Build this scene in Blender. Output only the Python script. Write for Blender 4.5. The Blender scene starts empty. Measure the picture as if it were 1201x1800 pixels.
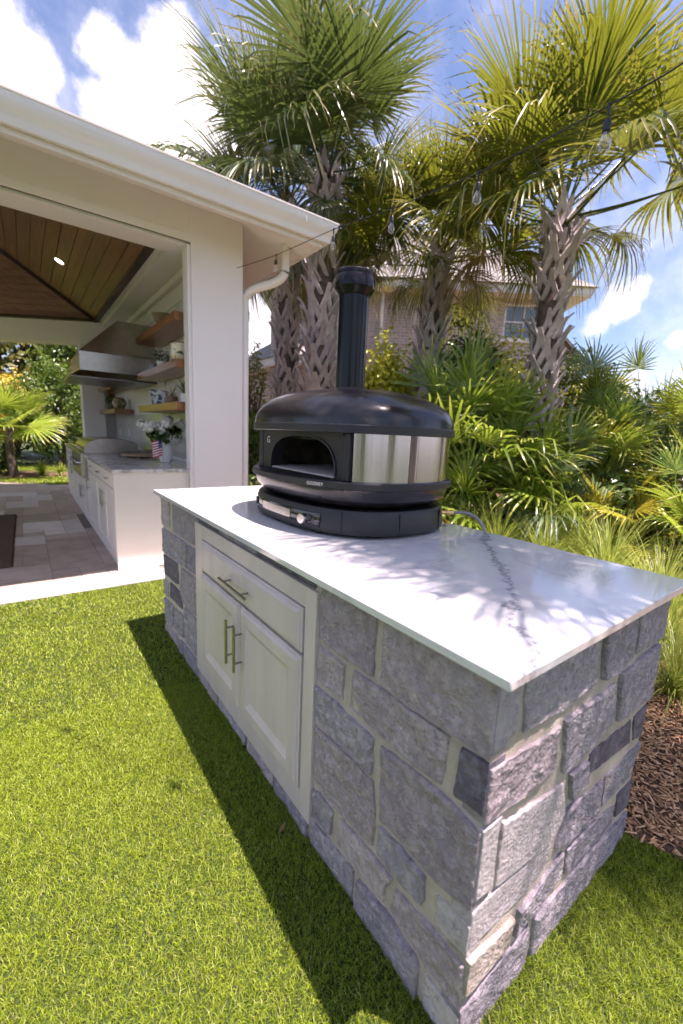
import bpy, bmesh, math, random
import numpy as np
from mathutils import Vector, Matrix, noise as mnoise
R_ = math.radians
sc = bpy.context.scene
col = sc.collection
random.seed(7)

# ------------------------------------------------------------------ camera
cd = bpy.data.cameras.new('camera'); cam = bpy.data.objects.new('camera', cd); col.objects.link(cam)
sc.camera = cam
cam.location = (-0.6054, -0.3238, 1.2961)
cam.rotation_euler = (R_(79.5829), R_(-2.5971), R_(-36.5479))
cd.sensor_fit = 'VERTICAL'; cd.sensor_height = 36.0; cd.sensor_width = 24.0
cd.lens = 738.4232 / 1800 * 36
cd.clip_start = 0.02; cd.clip_end = 400
cd.dof.use_dof = True; cd.dof.focus_distance = 1.55; cd.dof.aperture_fstop = 2.4

# ------------------------------------------------------------------ world, sun, exposure
SUN = Vector((0.17, -0.235, 1.0)).normalized()
EL = math.asin(SUN.z); AZ = math.atan2(SUN.x, SUN.y)
w = bpy.data.worlds.new('World'); sc.world = w; w.use_nodes = True
wt = w.node_tree; wt.nodes.clear()
def wn(t, **k):
    n = wt.nodes.new(t)
    for a, b in k.items(): setattr(n, a, b)
    return n
def wm(op, a, b=None, c=None, clamp=False):
    n = wn('ShaderNodeMath', operation=op, use_clamp=clamp)
    for i, q in enumerate((a, b, c)):
        if q is None: continue
        if isinstance(q, (int, float)): n.inputs[i].default_value = q
        else: wt.links.new(q, n.inputs[i])
    return n.outputs[0]
sky = wn('ShaderNodeTexSky', sky_type='NISHITA', sun_disc=False, sun_elevation=EL, sun_rotation=AZ,
         altitude=10, air_density=1.0, dust_density=0.6, ozone_density=2.2)
tc = wn('ShaderNodeTexCoord')
def wdot(v):
    n = wn('ShaderNodeVectorMath', operation='DOT_PRODUCT'); n.inputs[1].default_value = Vector(v).normalized()
    wt.links.new(tc.outputs['Generated'], n.inputs[0]); return n.outputs['Value']
def wnoise(scale, detail, rough):
    n = wn('ShaderNodeTexNoise'); n.inputs['Scale'].default_value = scale; n.inputs['Detail'].default_value = detail
    n.inputs['Roughness'].default_value = rough; wt.links.new(tc.outputs['Generated'], n.inputs['Vector']); return n.outputs['Fac']
big = wnoise(2.6, 2, .5); fine = wnoise(7.0, 9, .6); wisp = wnoise(3.3, 6, .62)
blobs = None       # the cumulus banks that stand over the pavilion and low on the right
for v, wid, amp in [((.023, .864, .502), .062, .42), ((-.025, .86, .51), .08, .42), ((.142, .83, .54), .045, .40), ((.225, .797, .561), .052, .42), ((.184, .847, .498), .08, .45),
                    ((.268, .809, .523), .055, .42), ((.323, .811, .488), .05, .36), ((.412, .88, .234), .07, .50), ((.415, .898, .144), .06, .5), ((.893, .371, .254), .034, .27),
                    ((.897, .338, .282), .024, .25), ((.886, .403, .229), .032, .27), ((.536, .588, .606), .03, .16), ((.548, .633, .547), .035, .26),
                    ((.555, .694, .459), .06, .30), ((.94, .283, .19), .022, .28), ((.9, .35, .12), .12, .2), ((-.6, .3, .6), .15, .36), ((.3, -.7, .5), .2, .36), ((-.4, -.8, .4), .15, .34)]:
    d = wdot(v)
    b = wm('MULTIPLY', wm('POWER', 2.718, wm('DIVIDE', wm('SUBTRACT', d, 1.0), wid * wid)), amp)
    blobs = b if blobs is None else wm('MAXIMUM', blobs, b)
dens = wm('ADD', wm('MULTIPLY', big, .45), wm('MULTIPLY', fine, .80))
dens = wm('ADD', wm('SUBTRACT', dens, .70), blobs)
cf = wn('ShaderNodeMapRange', interpolation_type='SMOOTHSTEP'); wt.links.new(dens, cf.inputs['Value'])
cf.inputs['From Min'].default_value = .08; cf.inputs['From Max'].default_value = .30
wf = wn('ShaderNodeMapRange', interpolation_type='SMOOTHSTEP'); wt.links.new(wisp, wf.inputs['Value'])
wf.inputs['From Min'].default_value = .36; wf.inputs['From Max'].default_value = .80; wf.inputs['To Max'].default_value = .55
cloud = wm('MAXIMUM', cf.outputs[0], wf.outputs[0])
mixc = wn('ShaderNodeMix', data_type='RGBA'); wt.links.new(cloud, mixc.inputs['Factor'])
tint = wn('ShaderNodeMix', data_type='RGBA', blend_type='MULTIPLY'); tint.inputs['Factor'].default_value = 1.0
wt.links.new(sky.outputs[0], tint.inputs[6]); tint.inputs[7].default_value = (1.02, 1.07, 1.12, 1)
wt.links.new(tint.outputs[2], mixc.inputs[6]); cs = wn('ShaderNodeMix', data_type='RGBA'); wt.links.new(wnoise(9.0, 8, .6), cs.inputs['Factor']); cs.inputs[6].default_value = (7.5, 7.9, 8.6, 1); cs.inputs[7].default_value = (14, 13.6, 13.4, 1)
wt.links.new(cs.outputs[2], mixc.inputs[7])
bg = wn('ShaderNodeBackground'); bg.inputs['Strength'].default_value = 0.068
wt.links.new(mixc.outputs[2], bg.inputs['Color'])
wo = wn('ShaderNodeOutputWorld'); wt.links.new(bg.outputs[0], wo.inputs[0])

sd = bpy.data.lights.new('sun', 'SUN'); sd.energy = 5.0; sd.angle = R_(0.55); sd.color = (1, .90, .85)
so = bpy.data.objects.new('sun', sd); col.objects.link(so); so.location = (3, -4, 9)
so.rotation_euler = SUN.to_track_quat('Z', 'Y').to_euler()
sc.view_settings.view_transform = 'Standard'; sc.view_settings.look = 'None'
sc.view_settings.exposure = 1.48; sc.view_settings.gamma = 1; sc.view_settings.use_white_balance = True; sc.view_settings.white_balance_temperature = 6650; sc.view_settings.white_balance_tint = 25; sc.view_settings.use_curve_mapping = False
sc.render.engine = 'CYCLES'
sc.cycles.use_denoising = True
sc.cycles.max_bounces = 6; sc.cycles.diffuse_bounces = 3; sc.cycles.glossy_bounces = 3
sc.cycles.use_adaptive_sampling = True; sc.cycles.adaptive_threshold = .03; sc.cycles.adaptive_min_samples = 12
w.cycles.sampling_method = 'MANUAL'; w.cycles.sample_map_resolution = 512
sc.cycles.transmission_bounces = 6; sc.cycles.transparent_max_bounces = 6
sc.cycles.sample_clamp_indirect = 6; sc.cycles.caustics_reflective = False; sc.cycles.caustics_refractive = False

# ------------------------------------------------------------------ materials
class NT:
    def __init__(s, name):
        s.m = bpy.data.materials.new(name); s.m.use_nodes = True; s.t = s.m.node_tree; s.t.nodes.clear()
        s.out = s.n('ShaderNodeOutputMaterial')
    def n(s, t, ins=None, **k):
        nd = s.t.nodes.new(t)
        for a, b in k.items(): setattr(nd, a, b)
        if ins:
            for a, b in ins.items(): s.set(nd.inputs[a], b)
        return nd
    def set(s, i, v):
        if isinstance(v, bpy.types.NodeSocket): s.t.links.new(v, i)
        else:
            if isinstance(v, tuple) and len(v) == 3 and i.type == 'RGBA': v = (*v, 1)
            i.default_value = v
    def math(s, op, a, b=0.0, clamp=False):
        return s.n('ShaderNodeMath', {0: a, 1: b}, operation=op, use_clamp=clamp).outputs[0]
    def noise(s, vec, scale, detail=4, rough=.55, dist=0.0):
        return s.n('ShaderNodeTexNoise', {'Vector': vec, 'Scale': scale, 'Detail': detail, 'Roughness': rough, 'Distortion': dist}).outputs['Fac']
    def ramp(s, f, a, b):
        return s.n('ShaderNodeMapRange', {'Value': f, 'From Min': a, 'From Max': b}, interpolation_type='SMOOTHSTEP').outputs[0]
    def mix(s, f, a, b, bt='MIX'):
        return s.n('ShaderNodeMix', {'Factor': f, 6: a, 7: b}, data_type='RGBA', blend_type=bt).outputs[2]
    def pos(s): return s.n('ShaderNodeNewGeometry').outputs['Position']
    def obj(s): return s.n('ShaderNodeTexCoord').outputs['Object']
    def rnd(s): return s.n('ShaderNodeObjectInfo').outputs['Random']
    def bump(s, h, st, dist=.01):
        return s.n('ShaderNodeBump', {'Height': h, 'Strength': st, 'Distance': dist}).outputs[0]
    def scale(s, vec, v):
        return s.n('ShaderNodeVectorMath', {0: vec, 1: v}, operation='MULTIPLY').outputs[0]
    def done(s, **ins):
        p = s.n('ShaderNodeBsdfPrincipled')
        for a, b in ins.items(): s.set(p.inputs[a.replace('_', ' ')], b)
        s.t.links.new(p.outputs[0], s.out.inputs[0]); s.p = p
        return s.m
def mat(name, c, c2=None, sc_=8, rough=.6, metal=0., bump=0., bs=60, rand=0., coat=0., spec=.5, world=True, detail=5):
    t = NT(name); v = t.pos() if world else t.obj()
    base = c if c2 is None else t.mix(t.ramp(t.noise(v, sc_, detail), .3, .7), c, c2)
    if rand:
        k = t.math('ADD', t.math('MULTIPLY', t.rnd(), 2 * rand), 1 - rand)
        g = t.n('ShaderNodeCombineColor', {0: k, 1: k, 2: k}).outputs[0]
        base = t.mix(1.0, base, g, 'MULTIPLY')
    kw = dict(Base_Color=base, Roughness=rough, Metallic=metal)
    if bump: kw['Normal'] = t.bump(t.noise(v, bs, 6), bump)
    m = t.done(**kw)
    t.p.inputs['Coat Weight'].default_value = coat; t.p.inputs['Coat Roughness'].default_value = .15
    t.p.inputs['Specular IOR Level'].default_value = spec
    return m
def leafmat(name, c1, c2, tip=None, tr=.4, rough=.45, hue=.5, tcol=None):
    t = NT(name)
    r = t.rnd(); nz = t.noise(t.obj(), 3.0, 3)
    f = t.math('ADD', t.math('MULTIPLY', r, hue), t.math('MULTIPLY', nz, 1 - hue))
    at = t.n('ShaderNodeAttribute', attribute_name='tint').outputs['Fac']
    f = t.math('ADD', t.math('MULTIPLY', f, .55), t.math('MULTIPLY', at, .45))
    c = t.mix(t.ramp(f, .2, .8), c1, c2)
    if tip:
        s = t.n('ShaderNodeAttribute', attribute_name='along').outputs['Fac']
        c = t.mix(t.math('MULTIPLY', t.ramp(s, .50, 1.0), t.math('ADD', t.math('MULTIPLY', at, .9), .1)), c, tip)
    p = t.n('ShaderNodeBsdfPrincipled', {'Base Color': c, 'Roughness': rough})
    b = t.n('ShaderNodeBsdfTranslucent', {'Color': t.mix(.5, c, tcol or (c2[0] * 1.5, c2[1] * 1.5, c2[2] * .8))})
    mx = t.n('ShaderNodeMixShader', {0: tr, 1: p.outputs[0], 2: b.outputs[0]})
    t.t.links.new(mx.outputs[0], t.out.inputs[0])
    return t.m

M = {}
M['white'] = mat('white_paint', (.82, .775, .775), (.785, .74, .74), 1.5, rough=.42, bump=.02, bs=40)
M['gutter'] = mat('gutter_enamel', (.82, .78, .775), (.78, .74, .735), 2.5, rough=.22)
M['dark'] = mat('dark_slot', (.02, .018, .018), rough=.6)
M['chrome'] = mat('polished_metal', (.62, .60, .58), rough=.18, metal=1)
M['nickel'] = mat('brushed_nickel', (.36, .34, .31), rough=.32, metal=1)
M['steel'] = mat('stainless_panel', (.50, .48, .46), (.42, .40, .385), 30, rough=.26, metal=1)
M['darksteel'] = mat('dark_stainless', (.22, .21, .21), rough=.3, metal=1)
M['roof'] = mat('roof_shingle', (.23, .20, .18), (.17, .15, .14), 6, rough=.9, bump=.3, bs=30)
M['black'] = mat('black_enamel', (.013, .012, .015), (.017, .015, .019), 4, rough=.23, spec=.55, bump=.01, bs=300)
M['blackm'] = mat('black_powder_coat', (.014, .013, .017), (.018, .017, .021), 6, rough=.42, bump=.03, bs=900)
M['flue'] = mat('flue_enamel', (.005, .005, .008), rough=.24, spec=.3)
M['gloss'] = mat('gloss_black_glass', (.01, .01, .012), rough=.06, coat=.5)
M['refract'] = mat('oven_refractory', (.20, .17, .15), (.11, .09, .08), 14, rough=.9, bump=.2, bs=60)
M['floorstone'] = mat('oven_floor_stone', (.62, .57, .54), (.52, .47, .45), 20, rough=.85)
M['letter'] = mat('off_white_print', (.80, .76, .68), rough=.5)
M['brass'] = mat('brass', (.85, .58, .24), rough=.3, metal=1)
M['hose'] = mat('grey_hose', (.30, .29, .29), (.24, .23, .23), 60, rough=.42, bump=.1, bs=300)
M['yellow'] = mat('yellow_plastic', (.85, .48, .02), rough=.35)
M['paper'] = mat('paper_tag', (.8, .78, .74), rough=.7)
M['cord'] = mat('black_rubber', (.012, .012, .013), rough=.5)
M['iron'] = mat('black_iron', (.015, .015, .016), rough=.5)
M['wicker'] = mat('woven_straw', (.34, .26, .16), (.22, .16, .09), 60, rough=.8, bump=.4, bs=160)
M['terracotta'] = mat('brown_ceramic', (.22, .13, .09), (.13, .08, .06), 30, rough=.4)
M['ceramic'] = mat('white_ceramic', (.82, .80, .78), rough=.35)
M['smoke'] = mat('smoked_glass', (.03, .022, .024), rough=.1)
M['petal'] = mat('white_petals', (.86, .84, .78), (.78, .77, .68), 30, rough=.7, rand=.08)
M['pinkpetal'] = mat('pink_petals', (.55, .09, .16), (.35, .05, .10), 30, rough=.7)
M['board'] = mat('pale_wood_board', (.55, .42, .28), (.42, .30, .19), 20, rough=.5)
M['rug'] = mat('brown_woven_rug', (.13, .075, .045), (.085, .05, .03), 60, rough=.95, bump=.6, bs=220)
M['bark'] = mat('bark', (.16, .12, .09), (.09, .065, .05), 9, rough=.9, bump=.5, bs=30, world=False)
M['outlet'] = mat('outlet_plastic', (.75, .73, .70), rough=.35)
M['canlens'] = None

def wood(name, c1, c2, axis, rough=.35, coat=.0, rand=.12, stretch=.06, scale=14):
    t = NT(name); v = t.pos()
    s = [1, 1, 1]; s[axis] = stretch
    # each board its own stretch of grain
    off = t.n('ShaderNodeCombineXYZ', {0: t.math('MULTIPLY', t.rnd(), 37.), 1: t.math('MULTIPLY', t.rnd(), 91.), 2: t.math('MULTIPLY', t.rnd(), 53.)}).outputs[0]
    v2 = t.n('ShaderNodeVectorMath', {0: t.scale(v, tuple(s)), 1: off}, operation='ADD').outputs[0]
    g = t.noise(v2, scale, 8, .62, 1.2); g2 = t.noise(v2, scale * 5, 5, .6)
    c = t.mix(t.ramp(t.math('ADD', t.math('MULTIPLY', g, .7), t.math('MULTIPLY', g2, .3)), .32, .66), c1, c2)
    k = t.math('ADD', t.math('MULTIPLY', t.rnd(), 2 * rand), 1 - rand)
    c = t.mix(1.0, c, t.n('ShaderNodeCombineColor', {0: k, 1: k, 2: k}).outputs[0], 'MULTIPLY')
    m = t.done(Base_Color=c, Roughness=rough, Normal=t.bump(g2, .06))
    t.p.inputs['Coat Weight'].default_value = coat; t.p.inputs['Coat Roughness'].default_value = .12
    return m
M['ceilwood'] = wood('varnished_ceiling_wood', (.15, .045, .022), (.30, .10, .048), 1, rough=.45, coat=.07)
M['ceilwood2'] = wood('varnished_ceiling_wood_cross', (.17, .065, .028), (.36, .16, .075), 0, rough=.45, coat=.1)
M['darkwood'] = wood('dark_trim_wood', (.04, .017, .011), (.07, .032, .019), 1, rough=.4, coat=.2)
M['shelfwood'] = wood('oiled_shelf_wood', (.20, .072, .022), (.36, .15, .055), 1, rough=.34, coat=.3)

# painted oak of the cabinet: faint brush and grain
def painted():
    t = NT('painted_oak'); v = t.pos()
    g = t.noise(t.scale(v, (1, 1, .05)), 60, 6, .6, .6); b = t.noise(t.scale(v, (1, 1, .12)), 9, 4)
    c = t.mix(t.ramp(b, .35, .75), (.63, .55, .53), (.55, .48, .46))
    c = t.mix(t.math('MULTIPLY', t.ramp(g, .62, .74), .28), c, (.36, .32, .27))
    return t.done(Base_Color=c, Roughness=.42, Normal=t.bump(g, .10, .004))
M['cab'] = painted()
M['kitchencab'] = mat('kitchen_cabinet_paint', (.76, .70, .645), (.73, .67, .615), 3, rough=.35)

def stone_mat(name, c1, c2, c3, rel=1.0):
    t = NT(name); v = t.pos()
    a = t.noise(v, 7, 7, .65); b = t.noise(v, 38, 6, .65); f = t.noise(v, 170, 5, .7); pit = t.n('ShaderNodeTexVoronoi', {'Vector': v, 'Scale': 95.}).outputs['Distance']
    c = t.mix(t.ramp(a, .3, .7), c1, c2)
    c = t.mix(t.math('MULTIPLY', t.ramp(b, .42, .66), .85), c, c3)  # mottling tied to the bump noise, painting relief shading into the stone colour
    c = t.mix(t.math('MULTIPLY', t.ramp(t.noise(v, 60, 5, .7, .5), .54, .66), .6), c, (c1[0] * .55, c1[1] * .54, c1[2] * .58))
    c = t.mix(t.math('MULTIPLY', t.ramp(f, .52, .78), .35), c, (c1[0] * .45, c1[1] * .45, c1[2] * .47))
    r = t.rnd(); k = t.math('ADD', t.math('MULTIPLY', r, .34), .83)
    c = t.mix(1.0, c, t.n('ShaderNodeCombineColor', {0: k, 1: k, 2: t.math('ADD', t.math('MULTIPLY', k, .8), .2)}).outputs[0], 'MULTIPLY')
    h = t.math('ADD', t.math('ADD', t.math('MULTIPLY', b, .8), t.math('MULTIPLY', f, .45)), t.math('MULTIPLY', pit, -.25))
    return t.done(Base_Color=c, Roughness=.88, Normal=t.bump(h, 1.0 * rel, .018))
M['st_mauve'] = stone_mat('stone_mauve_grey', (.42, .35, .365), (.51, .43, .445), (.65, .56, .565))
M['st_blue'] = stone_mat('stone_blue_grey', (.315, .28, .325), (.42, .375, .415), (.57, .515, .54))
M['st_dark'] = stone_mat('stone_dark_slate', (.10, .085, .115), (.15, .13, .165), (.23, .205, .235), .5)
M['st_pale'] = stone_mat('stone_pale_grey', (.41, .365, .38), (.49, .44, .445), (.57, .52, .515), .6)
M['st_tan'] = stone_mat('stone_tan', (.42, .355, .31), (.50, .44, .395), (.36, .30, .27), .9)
def mortar():
    t = NT('sandy_mortar'); v = t.pos()
    a = t.noise(v, 14, 6, .6); f = t.noise(v, 240, 4, .7)
    c = t.mix(t.ramp(t.math('ADD', t.math('MULTIPLY', a, .6), t.math('MULTIPLY', f, .4)), .34, .64), (.66, .56, .46), (.84, .74, .625)) if True else t.mix(t.ramp(a, .3, .7), (.64, .55, .455), (.74, .655, .56))
    return t.done(Base_Color=c, Roughness=.95, Normal=t.bump(t.math('ADD', a, t.math('MULTIPLY', f, .8)), 1.0, .014))
M['mortar'] = mortar()

def marble():
    t = NT('veined_white_quartzite'); v = t.pos()
    sep = t.n('ShaderNodeSeparateXYZ', {0: v}); x, y = sep.outputs[0], sep.outputs[1]
    n1 = t.noise(v, 5.0, 6, .65); n2 = t.noise(v, 22, 6, .7); n3 = t.noise(v, 1.7, 5, .6, .8); n4 = t.noise(v, 70, 4, .7)
    # main vein: runs slantwise from the near edge to the back, wandering
    line = t.math('SUBTRACT', t.math('MULTIPLY', x, .80), y)             # y = .80 x + c
    wob = t.math('ADD', t.math('MULTIPLY', t.math('SUBTRACT', n1, .5), .22), t.math('MULTIPLY', t.math('SUBTRACT', n2, .5), .07))
    d = t.math('ABSOLUTE', t.math('ADD', t.math('SUBTRACT', line, .045), wob))
    v1 = t.math('SUBTRACT', 1.0, t.ramp(d, .002, .022)); v1h = t.math('SUBTRACT', 1.0, t.ramp(d, .0, .08))
    # secondary hairlines
    l2 = t.math('ABSOLUTE', t.math('SUBTRACT', t.noise(t.scale(v, (.55, 1.0, 1)), 2.3, 8, .55, 1.6), .5))
    v2 = t.math('SUBTRACT', 1.0, t.ramp(l2, .0, .012))
    c = t.mix(t.ramp(n3, .35, .75), (.72, .71, .70), (.60, .59, .60))
    n5 = t.noise(v, 3.1, 6, .6, .5)
    d2 = t.math('ABSOLUTE', t.math('ADD', t.math('SUBTRACT', t.math('SUBTRACT', t.math('MULTIPLY', x, .35), y), -.42), t.math('MULTIPLY', t.math('SUBTRACT', n5, .5), .75)))
    d3 = t.math('ABSOLUTE', t.math('ADD', t.math('ADD', t.math('MULTIPLY', x, 1.6), t.math('MULTIPLY', y, -1.0)), t.math('SUBTRACT', t.math('MULTIPLY', n5, .8), 1.15)))
    c = t.mix(t.math('MULTIPLY', t.math('SUBTRACT', 1.0, t.ramp(d2, .0, .055)), .40), c, (.44, .44, .47))
    c = t.mix(t.math('MULTIPLY', t.math('SUBTRACT', 1.0, t.ramp(d3, .0, .04)), .35), c, (.46, .45, .47))
    c = t.mix(t.math('MULTIPLY', v1h, .45), c, (.48, .49, .53))
    c = t.mix(t.math('MULTIPLY', v2, t.math('MULTIPLY', t.ramp(n1, .4, .7), .6)), c, (.42, .42, .45))
    c = t.mix(t.math('MULTIPLY', v1, t.math('ADD', t.math('MULTIPLY', t.ramp(n4, .40, .62), .60), .25)), c, (.13, .15, .19))
    c = t.mix(t.math('MULTIPLY', v1h, t.math('MULTIPLY', t.ramp(n2, .60, .75), .35)), c, (.55, .43, .28))
    m = t.done(Base_Color=c, Roughness=.06, Normal=t.bump(n3, .008, .01))
    t.p.inputs['Specular IOR Level'].default_value = .9
    return m
M['marble'] = marble()
def marble2():
    t = NT('grey_veined_counter'); v = t.pos()
    l2 = t.math('ABSOLUTE', t.math('SUBTRACT', t.noise(v, 2.3, 8, .55, 1.6), .5))
    c = t.mix(t.math('SUBTRACT', 1.0, t.ramp(l2, 0., .06)), (.62, .60, .59), (.36, .35, .35))
    return t.done(Base_Color=c, Roughness=.12)
M['kmarble'] = marble2()

def brushed():
    t = NT('brushed_stainless'); v = t.obj()
    g = t.noise(t.scale(v, (1, 1, .004)), 420, 4, .6); g2 = t.noise(t.scale(v, (1, 1, .01)), 45, 3)
    r = t.math('ADD', t.math('MULTIPLY', g, .08), .13)
    c = t.mix(g2, (.38, .345, .385), (.60, .555, .60))
    m = t.done(Base_Color=c, Metallic=1.0, Roughness=r, Normal=t.bump(t.noise(t.scale(v, (1, 1, .02)), 16, 3, .6), .22, .01, ))
    t.p.inputs['Anisotropic'].default_value = .8; t.set(t.p.inputs['Tangent'], t.n('ShaderNodeTangent', direction_type='RADIAL', axis='Z').outputs[0]); t.p.inputs['Anisotropic Rotation'].default_value = .25
    return m
M['brushed'] = brushed()

def brick():
    t = NT('pale_red_brick'); v = t.n('ShaderNodeTexCoord').outputs['UV']
    b = t.n('ShaderNodeTexBrick', {'Vector': v, 'Color1': (.40, .29, .275), 'Color2': (.53, .435, .42), 'Mortar': (.66, .61, .57), 'Scale': 1.0, 'Mortar Size': .0075, 'Mortar Smooth': .2, 'Bias': .1, 'Brick Width': .21, 'Row Height': .0737})
    nz = t.noise(v, 1.3, 4); c = t.mix(t.math('MULTIPLY', t.ramp(nz, .35, .7), .35), b.outputs['Color'], (.55, .45, .42))
    sp = t.ramp(t.noise(v, 11, 2, .5), .62, .7); c = t.mix(t.math('MULTIPLY', sp, .55), c, (.13, .095, .10))
    return t.done(Base_Color=c, Roughness=.9, Normal=t.bump(t.math('SUBTRACT', 1.0, b.outputs['Fac']), .5, .01))
M['brick'] = brick()
def shingle():
    t = NT('grey_asphalt_shingle'); v = t.n('ShaderNodeTexCoord').outputs['UV']
    b = t.n('ShaderNodeTexBrick', {'Vector': v, 'Color1': (.21, .195, .185), 'Color2': (.28, .265, .25), 'Mortar': (.10, .115, .105), 'Scale': 1.0, 'Mortar Size': .012, 'Brick Width': .32, 'Row Height': .14})
    return t.done(Base_Color=b.outputs['Color'], Roughness=.95, Normal=t.bump(t.math('SUBTRACT', 1.0, b.outputs['Fac']), .6, .01))
M['shingle'] = shingle()
def glass():
    t = NT('window_glass'); return t.done(Base_Color=(.10, .13, .16), Roughness=.04, Metallic=.0, Specular_IOR_Level=1.0)
M['glass'] = glass()
def bulbglass():
    t = NT('clear_bulb_glass')
    g = t.n('ShaderNodeBsdfGlossy', {'Roughness': .02}); tr = t.n('ShaderNodeBsdfTransparent', {'Color': (.93, .93, .93)})
    lw = t.n('ShaderNodeLayerWeight', {'Blend': .35})
    mx = t.n('ShaderNodeMixShader', {0: lw.outputs['Facing'], 1: tr.outputs[0], 2: g.outputs[0]}); t.t.links.new(mx.outputs[0], t.out.inputs[0]); return t.m
M['bulb'] = bulbglass()
def emit(name, c, s):
    t = NT(name); e = t.n('ShaderNodeEmission', {'Color': c, 'Strength': s}); t.t.links.new(e.outputs[0], t.out.inputs[0]); return t.m
M['canlens'] = emit('lit_lamp_lens', (1, .86, .62), 7)
def tilemat(name, c1, c2):
    t = NT(name); v = t.pos(); n = t.noise(v, 5, 7, .65, .6)
    c = t.mix(t.ramp(n, .3, .72), c1, c2)
    k = t.math('ADD', t.math('MULTIPLY', t.rnd(), .32), .84); c = t.mix(1.0, c, t.n('ShaderNodeCombineColor', {0: k, 1: k, 2: k}).outputs[0], 'MULTIPLY')
    return t.done(Base_Color=c, Roughness=.55, Normal=t.bump(t.noise(v, 40, 5), .12, .005))
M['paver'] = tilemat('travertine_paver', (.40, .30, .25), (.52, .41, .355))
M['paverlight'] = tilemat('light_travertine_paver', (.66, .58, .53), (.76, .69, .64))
M['coping'] = tilemat('coping_stone', (.66, .61, .56), (.74, .70, .65))
M['bedding'] = mat('paver_joint_sand', (.22, .18, .15), rough=.95)
def soil():
    t = NT('mulch_soil'); v = t.pos()
    c = t.mix(t.ramp(t.noise(v, 40, 6, .7), .3, .7), (.10, .055, .032), (.22, .135, .085))
    return t.done(Base_Color=c, Roughness=.95, Normal=t.bump(t.noise(v, 60, 6, .7), .9, .02))
M['soil'] = soil()
def lawnmat():
    t = NT('lawn_ground'); v = t.pos()
    c = t.mix(t.ramp(t.noise(v, 60, 6, .7), .3, .7), (.018, .035, .005), (.05, .08, .012))
    c = t.mix(t.math('MULTIPLY', t.ramp(t.noise(v, 1.4, 4), .35, .7), .4), c, (.06, .09, .014))
    return t.done(Base_Color=c, Roughness=.9, Normal=t.bump(t.noise(v, 220, 4, .7), .8, .01))
M['lawn'] = lawnmat()
def attr_mat(name, c1, c2, c3, tr, rough=.5, tc=None):
    t = NT(name); a = t.n('ShaderNodeAttribute', attribute_name='tint').outputs['Fac']
    c = t.mix(t.ramp(a, 0.0, .75), c1, c2); c = t.mix(t.math('MULTIPLY', t.ramp(a, .91, .95), .7), c, c3)
    v = t.pos(); c = t.mix(t.math('MULTIPLY', t.ramp(t.noise(v, 2.2, 4), .35, .7), .35), c, c2)
    p = t.n('ShaderNodeBsdfPrincipled', {'Base Color': c, 'Roughness': rough})
    if tr:
        b = t.n('ShaderNodeBsdfTranslucent', {'Color': t.mix(.5, c, tc)})
        s = t.n('ShaderNodeMixShader', {0: tr, 1: p.outputs[0], 2: b.outputs[0]}).outputs[0]
    else: s = p.outputs[0]
    t.t.links.new(s, t.out.inputs[0]); return t.m
M['turf'] = attr_mat('turf_blades', (.045, .09, .007), (.31, .41, .022), (.58, .52, .20), .32, .5, (.44, .52, .03))
M['chips'] = attr_mat('wood_chips', (.32, .16, .08), (.68, .41, .22), (.82, .60, .40), 0, .85)
M['muhly'] = attr_mat('ornamental_grass', (.14, .21, .035), (.36, .44, .08), (.58, .46, .24), .38, .45, (.46, .55, .10))
M['frond_g'] = leafmat('palm_frond_grey_green', (.045, .08, .028), (.115, .16, .046), (.56, .47, .24), .28, .28, .6)
M['frond_o'] = leafmat('palm_frond_olive', (.045, .085, .013), (.15, .185, .022), (.66, .50, .14), .33, .27, .6, (.36, .38, .028))
M['frond_d'] = leafmat('dry_frond', (.26, .17, .08), (.42, .30, .15), None, .3, .7)
M['frond_y'] = leafmat('yellowing_frond', (.38, .36, .03), (.55, .47, .06), None, .4, .4, .5, (.7, .6, .05))
M['frond_b'] = leafmat('blue_green_frond', (.09, .15, .10), (.18, .26, .16), None, .3, .4)
M['frond_l'] = leafmat('bright_green_frond', (.075, .155, .02), (.30, .40, .05), (.62, .56, .18), .38, .26, .6, (.48, .62, .06))
M['boot'] = mat('palm_boot', (.56, .47, .435), (.38, .31, .285), 9, rough=.85, bump=.35, bs=45, rand=.22, world=False)
M['trunk'] = mat('palm_trunk_fibre', (.10, .07, .055), (.16, .115, .09), 14, rough=.95, bump=.6, bs=40)
M['leaf_y'] = leafmat('lime_shrub_leaf', (.26, .30, .03), (.72, .68, .06), None, .35, .4, .2, (.6, .58, .05))
M['leaf_g'] = leafmat('glossy_green_leaf', (.05, .10, .018), (.19, .28, .045), None, .3, .3, .2, (.25, .36, .04))
M['leaf_d'] = leafmat('dark_green_leaf', (.03, .07, .02), (.11, .18, .04), None, .25, .3, .2, (.16, .26, .04))
M['leaf_m'] = leafmat('magnolia_leaf', (.06, .09, .02), (.22, .22, .06), None, .28, .25, .2, (.36, .34, .07))
M['leaf_o'] = leafmat('golden_leaf', (.42, .33, .03), (.66, .50, .05), None, .35, .5, .2, (.8, .62, .06))

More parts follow.
